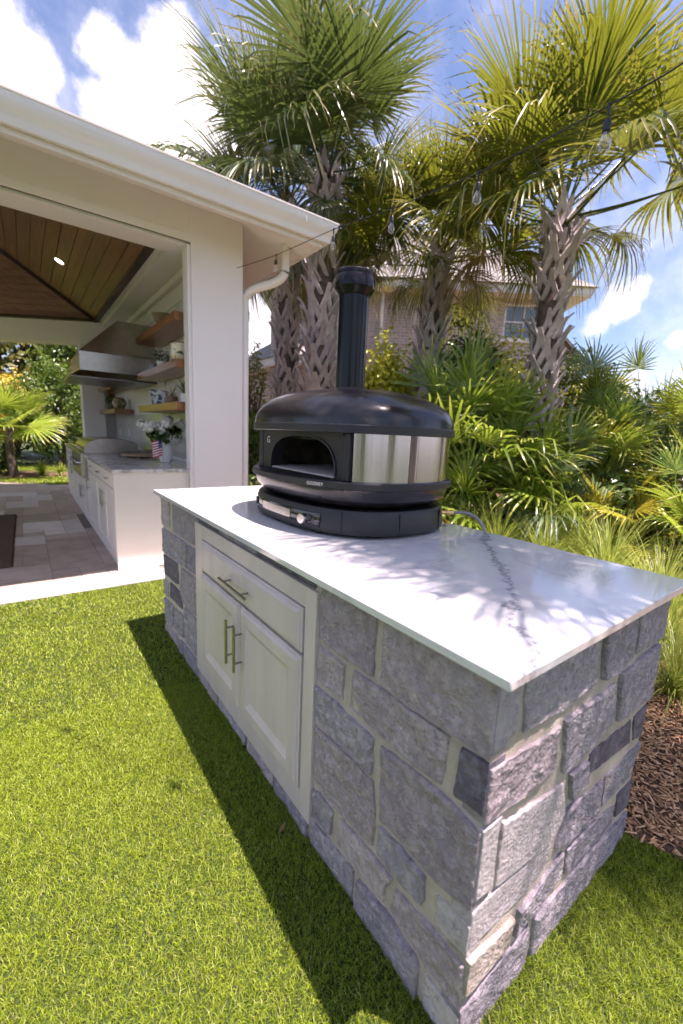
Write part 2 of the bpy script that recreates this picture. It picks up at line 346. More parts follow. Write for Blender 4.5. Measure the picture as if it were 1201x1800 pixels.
def bluepot():
    t = NT('blue_white_porcelain'); v = t.obj()
    n = t.noise(v, 28, 4, .6, .8)
    return t.done(Base_Color=t.mix(t.ramp(n, .46, .54), (.055, .075, .20), (.62, .64, .68)), Roughness=.15)
M['bluepot'] = bluepot()
def lemonpot():
    t = NT('lemon_painted_pot'); v = t.obj()
    vo = t.n('ShaderNodeTexVoronoi', {'Vector': v, 'Scale': 11.}).outputs['Distance']
    n = t.noise(t.scale(v, (1, 1, 1.8)), 13, 3, .5, .9)
    c = t.mix(t.ramp(vo, .30, .36), (.80, .50, .03), (.80, .72, .56)); c = t.mix(t.ramp(n, .62, .66), c, (.06, .07, .03))
    return t.done(Base_Color=c, Roughness=.2)
M['lemonpot'] = lemonpot()
def patpot():
    t = NT('patterned_ceramic'); v = t.obj(); n = t.noise(v, 24, 3, .5, .8)
    return t.done(Base_Color=t.mix(t.ramp(n, .45, .56), (.20, .14, .07), (.52, .44, .30)), Roughness=.25)
M['patpot'] = patpot()
M['flag_r'] = mat('flag_red', (.50, .03, .05), rough=.7); M['flag_w'] = mat('flag_white', (.8, .78, .76), rough=.7); M['flag_b'] = mat('flag_blue', (.02, .035, .16), rough=.7)
M['stick'] = mat('flag_stick', (.5, .36, .2), rough=.6)
def splash():
    t = NT('glazed_backsplash'); v = t.pos()
    sw = t.n('ShaderNodeSeparateXYZ', {0: v}); vv = t.n('ShaderNodeCombineXYZ', {0: sw.outputs[2], 1: sw.outputs[1], 2: 0.0}).outputs[0]
    b = t.n('ShaderNodeTexBrick', {'Vector': vv, 'Color1': (.50, .49, .48), 'Color2': (.60, .58, .56), 'Mortar': (.42, .40, .38), 'Scale': 1., 'Mortar Size': .003, 'Brick Width': .2, 'Row Height': .05})
    return t.done(Base_Color=b.outputs['Color'], Roughness=.12, Normal=t.bump(t.math('SUBTRACT', t.noise(v, 9, 3), b.outputs['Fac']), .3, .01))
M['splash'] = splash()

# ------------------------------------------------------------------ mesh helpers
class MB:
    def __init__(s): s.v = []; s.f = []
    def add(s, vs, fs):
        o = len(s.v); s.v += [tuple(p) for p in vs]; s.f += [tuple(i + o for i in f) for f in fs]; return s
    def box(s, x0, x1, y0, y1, z0, z1, m=None):
        vs = [(x, y, z) for z in (z0, z1) for y in (y0, y1) for x in (x0, x1)]
        if m: vs = [m @ Vector(p) for p in vs]
        return s.add(vs, [(0, 2, 3, 1), (4, 5, 7, 6), (0, 1, 5, 4), (2, 6, 7, 3), (0, 4, 6, 2), (1, 3, 7, 5)])
    def prism(s, poly, ext):
        n = len(poly); e = Vector(ext)
        vs = [Vector(p) for p in poly] + [Vector(p) + e for p in poly]
        return s.add(vs, [tuple(range(n))[::-1], tuple(range(n, 2 * n))] + [(i, (i + 1) % n, n + (i + 1) % n, n + i) for i in range(n)])
    def loft(s, rings, closed=True, c0=True, c1=True):
        n = len(rings[0]); vs = [p for r in rings for p in r]; fs = []
        for k in range(len(rings) - 1):
            for i in range(n if closed else n - 1):
                a = k * n + i; b = k * n + (i + 1) % n
                fs.append((a, b, b + n, a + n))
        if c0: fs.append(tuple(range(n))[::-1])
        if c1: fs.append(tuple(range((len(rings) - 1) * n, len(rings) * n)))
        return s.add(vs, fs)
    def lathe(s, prof, c, seg=32, caps=True):
        rings = [[(c[0] + r * math.cos(2 * math.pi * i / seg), c[1] + r * math.sin(2 * math.pi * i / seg), c[2] + z) for i in range(seg)] for r, z in prof]
        return s.loft(rings, True, caps, caps)
    def tube(s, pts, rad, seg=8, caps=True):
        pts = [Vector(p) for p in pts]; rings = []
        for i, p in enumerate(pts):
            d = (pts[min(i + 1, len(pts) - 1)] - pts[max(i - 1, 0)]).normalized()
            a = d.cross(Vector((0, 0, 1)) if abs(d.z) < .95 else Vector((1, 0, 0))).normalized(); b = d.cross(a)
            r = rad[i] if isinstance(rad, (list, tuple)) else rad
            rings.append([p + r * (a * math.cos(2 * math.pi * k / seg) + b * math.sin(2 * math.pi * k / seg)) for k in range(seg)])
        return s.loft(rings, True, caps, caps)
    def mesh(s, name, m, smooth=None):
        me = bpy.data.meshes.new(name); me.from_pydata(s.v, [], s.f); me.update()
        bm = bmesh.new(); bm.from_mesh(me); bmesh.ops.recalc_face_normals(bm, faces=bm.faces); bm.to_mesh(me); bm.free()
        if smooth is not None:
            me.shade_smooth(); me.set_sharp_from_angle(angle=R_(smooth))
        me.materials.append(M[m] if isinstance(m, str) else m)
        return me
    def build(s, name, m, parent=None, smooth=None, bevel=0., recentre=True):
        if recentre and s.v:
            a = np.array([tuple(p) for p in s.v]); o = Vector(((a[:, 0].min() + a[:, 0].max()) / 2, (a[:, 1].min() + a[:, 1].max()) / 2, a[:, 2].min()))
            s.v = [tuple(Vector(p) - o) for p in s.v]
        else: o = Vector((0, 0, 0))
        me = s.mesh(name, m, smooth)
        return link(name, me, parent, o, bevel)
def wloc(o):
    l = Vector(o.location)
    while o.parent: o = o.parent; l += o.location
    return l
def link(name, me, parent=None, loc=(0, 0, 0), bevel=0.):
    ob = bpy.data.objects.new(name, me); col.objects.link(ob)
    ob.location = Vector(loc) - (wloc(parent) if parent else Vector((0, 0, 0)))
    if parent: ob.parent = parent
    if bevel:
        b = ob.modifiers.new('bevel', 'BEVEL'); b.width = bevel; b.segments = 2; b.limit_method = 'ANGLE'; b.angle_limit = R_(40)
        b.harden_normals = False
    return ob
def tag(o, label=None, cat=None, group=None, kind=None):
    if label: o['label'] = label
    if cat: o['category'] = cat
    if group: o['group'] = group
    if kind: o['kind'] = kind
    return o
def thing(name, label, cat, loc=(0, 0, 0), group=None, rz=0.):
    o = bpy.data.objects.new(name, None); col.objects.link(o); o.location = loc; o.rotation_euler = (0, 0, rz)
    o.empty_display_size = .1
    return tag(o, label, cat, group)
def child(name, me, parent, mtx):
    ob = bpy.data.objects.new(name, me); col.objects.link(ob); ob.parent = parent; ob.matrix_local = mtx; return ob
def npmesh(name, V, T, m, attrs=None, smooth=False):
    me = bpy.data.meshes.new(name); V = np.asarray(V, np.float32); T = np.asarray(T, np.int32)
    me.vertices.add(len(V)); me.vertices.foreach_set('co', V.ravel())
    me.loops.add(T.size); me.loops.foreach_set('vertex_index', T.ravel())
    me.polygons.add(len(T)); me.polygons.foreach_set('loop_start', np.arange(0, T.size, T.shape[1], dtype=np.int32))
    me.update(calc_edges=True)
    if attrs:
        for k, a in attrs.items():
            at = me.attributes.new(k, 'FLOAT', 'POINT'); at.data.foreach_set('value', np.asarray(a, np.float32))
    if smooth: me.shade_smooth()
    me.materials.append(M[m] if isinstance(m, str) else m)
    return me
def planeUV(me, u, v):
    uv = me.uv_layers.new(name='UVMap')
    for l in me.loops:
        c = me.vertices[l.vertex_index].co; uv.data[l.index].uv = (c.dot(u), c.dot(v))
def qmat(x, z):   # frame with X axis x and Z axis near z
    x = Vector(x).normalized(); y = Vector(z).cross(x).normalized(); z = x.cross(y)
    return Matrix((x, y, z)).transposed().to_4x4()

# ================================================================== the ground
W_, L_, H_, T_, O_ = .956, 2.406, .915, .0216, .040
g = MB(); g.add([(-60, -40, 0), (60, -40, 0), (60, 80, 0), (-60, 80, 0)], [(0, 1, 2, 3)])
tag(g.build('lawn', 'lawn', recentre=False), kind='structure')
bed = [(.93, .07), (.985, -.10), (1.10, -.45), (1.45, -1.1), (2.3, -2.2), (14, -3), (20, 16), (1.9, 16), (1.9, 10.5), (1.15, 10.5), (1.15, 3.58), (.93, 3.30)]
g = MB(); g.add([(x, y, .005) for x, y in bed], [tuple(range(len(bed)))]); tag(g.build('mulch_bed', 'soil', recentre=False), kind='structure')
bed2 = [(-4.5, 12.2), (-3, 11.6), (-1.6, 11.75), (-.6, 11.6), (.25, 11.75), (.5, 12.5), (-.1, 13.1), (-1.5, 13.4), (-4.5, 13.6)]
g = MB(); g.add([(x, y, .005) for x, y in bed2], [tuple(range(len(bed2)))]); tag(g.build('far_planting_bed', 'soil', recentre=False), kind='structure')

# patio: sand bed, pavers, coping
pat = MB(); pat.add([(x, y, .006) for x, y in [(-4.6, 3.34), (1.14, 3.34), (1.14, 9.35), (-.02, 10.08), (-2.0, 11.5), (-4.6, 11.5)]], [(0, 1, 2, 3, 4, 5)])
patio = tag(pat.build('patio_floor', 'bedding', recentre=False), kind='structure')
cop_me = {}
x = -4.55
rr = random.Random(3)
while x < 1.13:
    wd = rr.choice([.41, .61, .61]); x1 = min(x + wd, 1.135)
    MB().box(x + .0015, x1 - .0015, 3.33, 3.585, .002, .018).build('coping_stone', 'coping', patio, bevel=.003); x = x1
# pavers on a 0.2 m module; the light ones lie where the photograph shows them
X0, Y0, Mo = -.705, 3.59, .2035
occ = set()
def paver(i, j, a, b, light=False):
    for p in range(i, i + a):
        for q in range(j, j + b): occ.add((p, q))
    x0, y0 = X0 + i * Mo, Y0 + j * Mo
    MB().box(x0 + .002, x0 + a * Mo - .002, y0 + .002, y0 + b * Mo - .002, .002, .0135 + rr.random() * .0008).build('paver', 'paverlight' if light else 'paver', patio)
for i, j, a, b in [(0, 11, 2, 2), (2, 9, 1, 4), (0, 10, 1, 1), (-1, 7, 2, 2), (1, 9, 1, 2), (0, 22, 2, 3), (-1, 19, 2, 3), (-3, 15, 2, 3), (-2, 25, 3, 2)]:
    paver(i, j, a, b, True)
for i, j, a, b in [(1, 0, 1, 2), (2, 0, 1, 1), (-1, 5, 2, 2), (0, 3, 1, 2), (1, 2, 2, 3), (3, 2, 1, 3), (1, 5, 2, 3), (3, 5, 1, 3), (-1, 1, 2, 2)]:
    if not any((p, q) in occ for p in range(i, i + a) for q in range(j, j + b)): paver(i, j, a, b)
for j in range(0, 34):
    for i in range(-9, 9):
        if (i, j) in occ: continue
        for a, b in rr.sample([(2, 3), (3, 2), (2, 2), (1, 2), (2, 1), (3, 3)], 6) + [(1, 1)]:
            if all((p, q) not in occ and p < 9 and q < 34 for p in range(i, i + a) for q in range(j, j + b)): break
        cx, cy = X0 + (i + a / 2) * Mo, Y0 + (j + b / 2) * Mo
        if cx > 1.0 or cy + .9 * (cx + 1.1) * .72 > 10.9 - .1 or (cx > .05 and cy > 3.8 and cx + .1 < 1.2 and cy < 8.6):
            for p in range(i, i + a):
                for q in range(j, j + b): occ.add((p, q))
            continue
        paver(i, j, a, b)

# ------------------------------------------------------------------ the island
isl = thing('stone_island', 'grey stone outdoor counter island with white marble top and cream cabinet', 'island', (W_ / 2, L_ / 2, 0))
top = MB(); r = .004
top.box(0, W_, 0, L_, H_ - T_, H_)
top.build('countertop', 'marble', isl, smooth=40, bevel=.003)
# mortar core, slightly wavy
def grid_wall(mb, fn, nu, nv):
    vs = [fn(i / nu, j / nv) for j in range(nv + 1) for i in range(nu + 1)]
    mb.add(vs, [(j * (nu + 1) + i, j * (nu + 1) + i + 1, (j + 1) * (nu + 1) + i + 1, (j + 1) * (nu + 1) + i) for j in range(nv) for i in range(nu)])
core = MB(); inn = O_ + .0035
def wav(p): return .0035 * (mnoise.noise(Vector(p) * 9) + .7 * mnoise.noise(Vector(p) * 26) + .5 * mnoise.noise(Vector(p) * 70))
def fl(u, v):
    y = inn + u * (.640 - inn); z = -.03 + v * (H_ - T_ - .001 + .03); return (inn + wav((1.7, y, z)) * (1 if 0 < u else 0), y, z)
def fl2(u, v):
    y = 1.690 + u * (L_ - inn - 1.690); z = -.03 + v * (H_ - T_ - .001 + .03); return (inn + wav((1.7, y, z)) * (1 if u < 1 else 0), y, z)
def fn_(u, v):
    x = inn + u * (W_ - 2 * inn); z = -.03 + v * (H_ - T_ - .001 + .03); return (x, inn + wav((x, 4.2, z)) * (1 if 0 < u < 1 else 0), z)
grid_wall(core, fl, 40, 60); grid_wall(core, fl2, 40, 60); grid_wall(core, fn_, 60, 60)
core.box(W_ - inn - .02, W_ - inn, inn, L_ - inn, -.03, H_ - T_ - .001)
core.box(inn, W_ - inn, L_ - inn - .02, L_ - inn, -.03, H_ - T_ - .001)
core.build('mortar_core', 'mortar', isl, smooth=60, recentre=False)

SL = [
[(.611,.893),(.369,.893),(.371,.713),(.486,.705),(.611,.715)], [(.344,.893),(.042,.893),(.041,.724),(.144,.717),(.244,.710),(.338,.720)],
[(.611,.690),(.488,.689),(.486,.584),(.611,.582)], [(.451,.693),(.351,.701),(.212,.704),(.136,.707),(.138,.590),(.219,.576),(.321,.576),(.454,.585)],
[(.106,.702),(.041,.711),(.041,.596),(.112,.589)], [(.611,.560),(.486,.560),(.354,.554),(.354,.451),(.454,.450),(.611,.451)],
[(.328,.553),(.239,.564),(.136,.576),(.041,.560),(.041,.375),(.122,.357),(.160,.353),(.239,.358),(.316,.355)],
[(.611,.427),(.431,.438),(.346,.435),(.330,.352),(.331,.253),(.466,.232),(.586,.226),(.611,.244)], [(.611,.199),(.576,.217),(.504,.213),(.512,.125),(.611,.104)],
[(.469,.218),(.323,.238),(.252,.235),(.277,.183),(.276,.143),(.390,.135),(.475,.136)], [(.313,.331),(.237,.345),(.158,.337),(.156,.276),(.164,.253),(.233,.249),(.315,.258)],
[(.124,.333),(.041,.336),(.041,.260),(.125,.252)], [(.242,.221),(.203,.224),(.128,.235),(.041,.236),(.041,.118),(.139,.118),(.258,.143)],
[(.620,.088),(.506,.104),(.399,.109),(.404,-.03),(.620,-.03)], [(.380,.106),(.263,.122),(.169,.104),(.154,.085),(.151,-.03),(.390,-.03)], [(.137,.097),(.041,.096),(.041,-.03),(.132,-.03)],
[(2.366,.893),(2.195,.893),(2.187,.716),(2.366,.704)], [(2.134,.893),(1.711,.893),(1.711,.720),(1.851,.710),(2.133,.708)], [(2.366,.680),(1.869,.697),(1.897,.560),(2.034,.546),(2.366,.530)],
[(1.848,.694),(1.711,.703),(1.711,.573),(1.872,.561)], [(2.366,.512),(2.045,.536),(2.045,.412),(2.109,.398),(2.366,.386)], [(1.965,.532),(1.711,.551),(1.711,.347),(1.942,.335),(1.988,.369)],
[(2.366,.350),(2.248,.358),(2.272,.256),(2.366,.250)], [(2.218,.372),(2.008,.376),(1.978,.287),(2.238,.272)], [(2.366,.226),(2.156,.240),(2.183,.085),(2.366,.070)],
[(2.124,.242),(1.968,.252),(1.968,.116),(2.135,.103)], [(1.930,.318),(1.711,.329),(1.711,.115),(1.940,.114)], [(2.366,.052),(2.231,.066),(2.084,.080),(2.078,-.03),(2.366,-.03)], [(2.055,.072),(2.010,.087),(1.711,.094),(1.711,-.03),(2.057,-.03)],
[(1.69,.058),(1.44,.062),(1.43,-.03),(1.69,-.03)], [(1.42,.063),(1.12,.060),(1.13,-.03),(1.42,-.03)], [(1.10,.062),(.88,.064),(.87,-.03),(1.10,-.03)], [(.86,.063),(.635,.070),(.635,-.03),(.85,-.03)],
[(1.69,.893),(1.40,.893),(1.41,.858),(1.69,.856)], [(1.39,.893),(1.02,.893),(1.02,.856),(1.40,.858)], [(1.01,.893),(.63,.893),(.63,.858),(1.01,.855)]]
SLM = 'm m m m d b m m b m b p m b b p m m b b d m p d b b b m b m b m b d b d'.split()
SN = [
[(.041,.893),(.107,.893),(.119,.756),(.107,.743),(.041,.732)], [(.121,.893),(.446,.893),(.475,.731),(.325,.715),(.142,.734)], [(.467,.893),(.657,.893),(.675,.745),(.606,.715),(.494,.729)],
[(.679,.893),(.916,.893),(.916,.733),(.695,.739)], [(.633,.699),(.916,.714),(.916,.530),(.655,.549)], [(.326,.686),(.597,.685),(.633,.565),(.479,.537),(.354,.536)],
[(.041,.699),(.271,.681),(.306,.685),(.315,.573),(.246,.567),(.115,.572),(.041,.578)], [(.509,.511),(.790,.500),(.820,.408),(.525,.440)], [(.816,.497),(.916,.504),(.916,.388),(.847,.402)],
[(.406,.506),(.495,.503),(.514,.429),(.422,.424)], [(.115,.539),(.373,.498),(.411,.394),(.354,.339),(.111,.383),(.108,.489)], [(.425,.400),(.637,.370),(.650,.258),(.468,.269),(.389,.298)],
[(.658,.369),(.916,.368),(.890,.256),(.668,.262)], [(.461,.250),(.640,.238),(.780,.206),(.776,.140),(.546,.152),(.467,.169)], [(.794,.232),(.905,.240),(.905,.140),(.800,.150)],
[(.041,.567),(.102,.566),(.097,.531),(.100,.387),(.041,.403)], [(.041,.370),(.117,.370),(.232,.356),(.372,.352),(.372,.281),(.283,.256),(.041,.278)], [(.238,.226),(.288,.234),(.440,.257),(.440,.184),(.233,.152)],
[(.041,.254),(.108,.241),(.212,.232),(.205,.164),(.110,.158),(.041,.165)], [(.327,.131),(.549,.130),(.780,.115),(.916,.105),(.916,-.03),(.588,-.03),(.339,-.03)], [(.041,.118),(.168,.126),(.310,.128),(.322,-.03),(.041,-.03)]]
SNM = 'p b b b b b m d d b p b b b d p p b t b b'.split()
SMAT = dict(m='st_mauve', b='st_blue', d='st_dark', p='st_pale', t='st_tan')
def stone(poly, face, mk, seed):
    """one rough-split stone: outline resampled and jittered, rounded arris, knobbly face; face 'L' looks to -x, 'N' to -y"""
    rg = random.Random(seed); P = [Vector((a, b)) for a, b in poly]
    pts = []
    step = .0050
    for i in range(len(P)):
        a, b = P[i], P[(i + 1) % len(P)]; n = max(1, int((b - a).length / step))
        for k in range(n): pts.append(a.lerp(b, k / n))
    cen = sum(P, Vector((0, 0))) / len(P)
    pts = [q + ((q - cen).normalized() * -.0010 if (abs(q.x - .041) > .002 and abs(q.y - .893) > .003) else Vector((0, 0))) for q in pts]
    ptj = []
    for p in pts:
        q = p + Vector((mnoise.noise(Vector((p.x * 40, p.y * 40, seed))), mnoise.noise(Vector((p.x * 40, p.y * 40, seed + 50))))) * .0034
        if abs(p.x - .041) < .002 or abs(p.y - .893) < .003: q = p
        ptj.append(q)
    pr = rg.uniform(.001, .009) if mk not in 'dp' else rg.uniform(-.001, .004)
    amp = dict(m=.0082, b=.0085, d=.0035, p=.0026, t=.0065)[mk]
    tilt = Vector((rg.uniform(-.02, .02), rg.uniform(-.02, .02)))
    rings = []
    def place(q, d):     # d = how far proud of the wall plane
        return (O_ - d, q.x, q.y) if face == 'L' else (q.x, O_ - d, q.y)
    for s, dd in [(1.0, -.05), (1.0, pr - .004), (.992, pr - .0008), (.975, pr)] + [(t, pr) for t in (.95, .92, .885, .85, .81, .77, .73, .69, .645, .60, .555, .51, .465, .42, .37, .32, .27, .22, .17, .12, .06)]:
        ring = []
        for q in ptj:
            p = cen + (q - cen) * s
            d = dd
            if s < .99:
                f = min(1, (1 - s) / .05)
                q3 = Vector((p.x * 13, p.y * 19, seed * 3.1)); lo = mnoise.noise(q3)
                tt = lo * 3.2 + .5 * mnoise.noise(q3 * 3.1); fl0 = math.floor(tt); fr_ = tt - fl0; fr_ = min(1, max(0, (fr_ - .35) / .3)); st_ = (fl0 + fr_ * fr_ * (3 - 2 * fr_)) / 3.2
                nn = .75 * st_ + .35 * mnoise.noise(q3 * 2.3) + .30 * (.5 - abs(mnoise.noise(q3 * 4.7))) + .22 * mnoise.noise(q3 * 9.1)
                d += f * amp * (1.25 if face == 'L' else .8) * nn + f * .12 * (p - cen).dot(tilt)
            elif dd > -.01: d += .002 * mnoise.noise(Vector((p.x * 60, p.y * 60, seed)))
            ring.append(place(p, d))
        rings.append(ring)
    mb = MB(); mb.loft(rings, True, False, True)
    return mb.build('stone', SMAT[mk], isl, smooth=55)
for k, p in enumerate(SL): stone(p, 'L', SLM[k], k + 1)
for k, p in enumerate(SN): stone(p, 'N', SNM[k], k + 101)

# built-in cabinet of the island (front looks to -x)
fx = O_ - .010
def ybox(mb, y0, y1, z0, z1, x0, x1): return mb.box(x0, x1, y0, y1, z0, z1)
fr = MB()
for y0, y1, z0, z1 in [(.618, .678, .070, .850), (1.600, 1.704, .070, .850)]: ybox(fr, y0, y1, z0, z1, fx, fx + .03)
for z0, z1 in [(.070, .155), (.784, .850)]: ybox(fr, .678, 1.600, z0, z1, fx + .0004, fx + .03)
fr.build('cabinet_frame', 'cab', isl, bevel=.0025)
ybox(MB(), .66, 1.66, .09, .84, fx + .02, fx + .028).build('cabinet_back', 'dark', isl)
def raised_panel(name, y0, y1, z0, z1, proud, frame):
    """door or drawer front with stepped edge and, if frame, a sunk mitred panel"""
    x = fx - proud
    def rg(i, xx): return [(xx, y0 + i, z0 + i), (xx, y1 - i, z0 + i), (xx, y1 - i, z1 - i), (xx, y0 + i, z1 - i)]
    rings = [rg(0, fx + .018), rg(0, x + .011), rg(.003, x + .009), rg(.007, x + .009), rg(.010, x + .005), rg(.016, x + .002), rg(.020, x)]
    if frame: rings += [rg(.060, x), rg(.064, x + .003), rg(.082, x + .010), rg(.086, x + .011)]
    mb = MB(); mb.loft(rings, True, True, True)
    return mb.build(name, 'cab', isl, bevel=0)
def bar_handle(a, b, nrm, parent, off=.034, rad=.006, mt='nickel'):
    a, b, nrm = Vector(a), Vector(b), Vector(nrm); d = (b - a).normalized(); h = MB()
    h.tube([a + nrm * off, b + nrm * off], rad, 12)
    for t in (.18, .82):
        p = a.lerp(b, t); h.tube([p - nrm * .004, p + nrm * off], rad * .72, 8)
    return h.build('handle', mt, parent, smooth=40)
dr = raised_panel('drawer', .684, 1.594, .634, .780, .014, False)
bar_handle((fx - .013, 1.263, .703), (fx - .013, 1.009, .703), (-1, 0, 0), dr)
d1 = raised_panel('door', 1.146, 1.594, .160, .622, .014, True); d2 = raised_panel('door', .684, 1.138, .160, .622, .014, True)
bar_handle((fx - .013, 1.186, .552), (fx - .013, 1.186, .366), (-1, 0, 0), d1)
bar_handle((fx - .013, 1.108, .552), (fx - .013, 1.108, .366), (-1, 0, 0), d2)

# ------------------------------------------------------------------ the pizza oven
OX, OY, ODX, ODY, ON = .5917, 1.2443, .356, .4705, 2.5432
oven = thing('pizza_oven', 'black domed pizza oven with flue and stainless wrap on the marble top', 'oven', (OX, OY, H_))
NS = 96
def ring(z, e, n=NS):
    out = []
    for i in range(n):
        t = 2 * math.pi * i / n; c, s = math.cos(t), math.sin(t)
        out.append((OX + (ODX + e) * math.copysign(abs(c) ** (2 / ON), c), OY + (ODY + e) * math.copysign(abs(s) ** (2 / ON), s), z))
    return out
MB().loft([ring(.926, -.02), ring(.926, -.008), ring(.930, -.002), ring(.940, 0), ring(1.012, -.006), ring(1.020, -.012), ring(1.021, -.10)]).build('base', 'blackm', oven, smooth=35)
for fxx, fy in [(.36, 1.05), (.36, 1.45), (.85, 1.05), (.85, 1.45)]:
    MB().lathe([(.022, 0), (.024, .006), (.02, .014)], (fxx, fy, H_), 16).build('foot', 'cord', oven, smooth=40)
MB().loft([ring(1.0205, -.07), ring(1.030, -.045), ring(1.042, -.020), ring(1.058, -.004), ring(1.078, .006), ring(1.100, .0125), ring(1.101, .0125)]).build('lower_bowl', 'black', oven, smooth=50)
MB().loft([ring(1.1005, .010), ring(1.1005, .0195), ring(1.103, .0225), ring(1.124, .0225), ring(1.1285, .019), ring(1.1290, -.03), ring(1.126, -.06)]).build('lower_rim', 'blackm', oven, smooth=35)
# stainless wrap around sides and back, open at the mouth
def open_wrap(z0, z1, e0, thick, lim):
    a = ring(z0, e0); keep = [i for i in range(NS) if a[i][0] > lim]
    i0 = next(i for i in range(NS) if a[i][0] > lim and a[i - 1][0] <= lim); idx = [(i0 + k) % NS for k in range(len(keep))]
    o0, o1, n0, n1 = ring(z0, e0), ring(z1, e0), ring(z0, e0 - thick), ring(z1, e0 - thick)
    mb = MB(); mb.loft([[p[i] for i in idx] for p in (n0, o0, o1, n1, n0)], False, False, False)
    n = len(idx); e = [0, n, 2 * n, 3 * n]; mb.f.append(tuple(e)); mb.f.append(tuple(k + n - 1 for k in e)[::-1]); return mb
open_wrap(1.1290, 1.3040, .004, .012, .330).build('steel_wrap', 'brushed', oven, smooth=40)
PX = .322; PY0, PY1, PZ0, PZ1 = .905, 1.556, 1.1295, 1.3035
MC, MHW, MZ, MH = 1.2125, .2560, 1.137, .146     # the mouth
def arch(yc, hw, z0, h, n=28, e=2.7):
    o = []
    for k in range(n + 1):
        t = math.pi * k / n; c, s = math.cos(t), math.sin(t)
        o.append((yc + hw * math.copysign(abs(c) ** (2 / e), c), z0 + h * abs(s) ** (2 / e)))
    return o
ar = arch(MC, MHW, MZ, MH)
def outer(y, z):    # outer outline matched to the arch points
    dy, dz = y - MC, (z - MZ)
    t = math.atan2(dz + 1e-6, dy); c, s = math.cos(t), math.sin(t)
    hw = (PY1 - MC) if c > 0 else (MC - PY0)
    k = min(hw / max(abs(c), 1e-6), (PZ1 - MZ) / max(s, 1e-6)); return (MC + c * k, MZ + s * k)
ou = [outer(*p) for p in ar]
pan = MB()
lip = arch(MC, MHW + .008, MZ, MH + .008)
rowsx = [([(PX + .03, *p) for p in ou]), ([(PX, *p) for p in ou]), ([(PX, *p) for p in lip]), ([(PX - .005, *p) for p in lip]), ([(PX - .005, *p) for p in ar]), ([(PX + .05, *p) for p in ar])]
pan.loft(rowsx, False, False, False)
pan.box(PX + .0006, PX + .03, PY0, MC - MHW, PZ0, MZ); pan.box(PX + .0006, PX + .03, MC + MHW, PY1, PZ0, MZ); pan.box(PX - .004, PX + .03, MC - MHW, MC + MHW, PZ0, MZ - .003)
pan.build('front_panel', 'blackm', oven, smooth=30)
for ya, yb in [(.876, .9045), (1.5565, 1.60)]: MB().box(.3185, .352, ya, yb, 1.1292, 1.3037).build('side_pillar', 'blackm', oven, bevel=.003)
cav = MB(); rings = []
for z, e in [(1.131, -.05), (1.22, -.055), (1.27, -.09), (1.295, -.16), (1.302, -.30)]: rings.append([(max(p[0], PX + .045), p[1], p[2]) for p in ring(z, e)])
n0 = len(cav.v); cav.loft(rings, True, False, True)
cav.f = [f for f in cav.f if not all(cav.v[i][0] < PX + .046 for i in f)]
cav.build('cavity', 'refract', oven, smooth=50)
fl_ = MB(); fl_.prism([(PX - .003, MC - MHW + .004, 1.1335), (PX - .003, MC + MHW - .004, 1.1335)] + [(p[0], p[1], 1.1335) for p in ring(0, -.055) if p[0] > PX + .09][::1], (0, 0, .0055))
hull = MB(); hull.prism([(PX - .003, MC - .246, 1.1335), (PX - .003, MC + .246, 1.1335), (PX + .12, 1.56, 1.1335), (.75, 1.6, 1.1335), (.9, 1.35, 1.1335), (.9, 1.1, 1.1335), (.75, .88, 1.1335), (PX + .12, .90, 1.1335)], (0, 0, .0055))
hull.build('stone_floor', 'floorstone', oven)
MB().loft([ring(1.3045, -.02), ring(1.3035, .016), ring(1.306, .019), ring(1.331, .019), ring(1.335, .016), ring(1.3355, -.02)]).build('upper_rim', 'blackm', oven, smooth=35)
dome = []
for k in range(0, 15):
    t = math.pi / 2 * k / 14; hh = 1.335 + .156 * math.sin(t) ** (2 / 2.3); rr_ = math.cos(t) ** (2 / 2.75)
    e = .0135 - (1 - rr_) * .356 if k < 14 else -.345
    pts = []
    for i in range(NS):
        th = 2 * math.pi * i / NS; c, s = math.cos(th), math.sin(th); nn = 2 + (ON - 2) * rr_
        f = max(rr_, .02)
        pts.append((OX + (ODX + .0135) * f * math.copysign(abs(c) ** (2 / nn), c), OY + (ODY + .0135) * f * math.copysign(abs(s) ** (2 / nn), s), hh))
    dome.append(pts)
MB().loft(dome, True, False, True).build('dome', 'black', oven, smooth=60)
fl = MB().lathe([(.066, 1.49), (.0655, 1.895)], (OX, OY, 0), 48).build('flue', 'flue', oven, smooth=40)
MB().lathe([(.092, 1.486), (.091, 1.491), (.078, 1.500), (.068, 1.503)], (OX, OY, 0), 48).build('collar', 'black', fl, smooth=40)
MB().lathe([(.067, 1.885), (.070, 1.893), (.0865, 1.912), (.0885, 1.918), (.0835, 1.962), (.0815, 1.966), (.0815, 1.969), (.0830, 1.971), (.0825, 1.981), (.079, 1.985), (.0, 1.985)], (OX, OY, 0), 48).build('flue_cap', 'flue', fl, smooth=35)
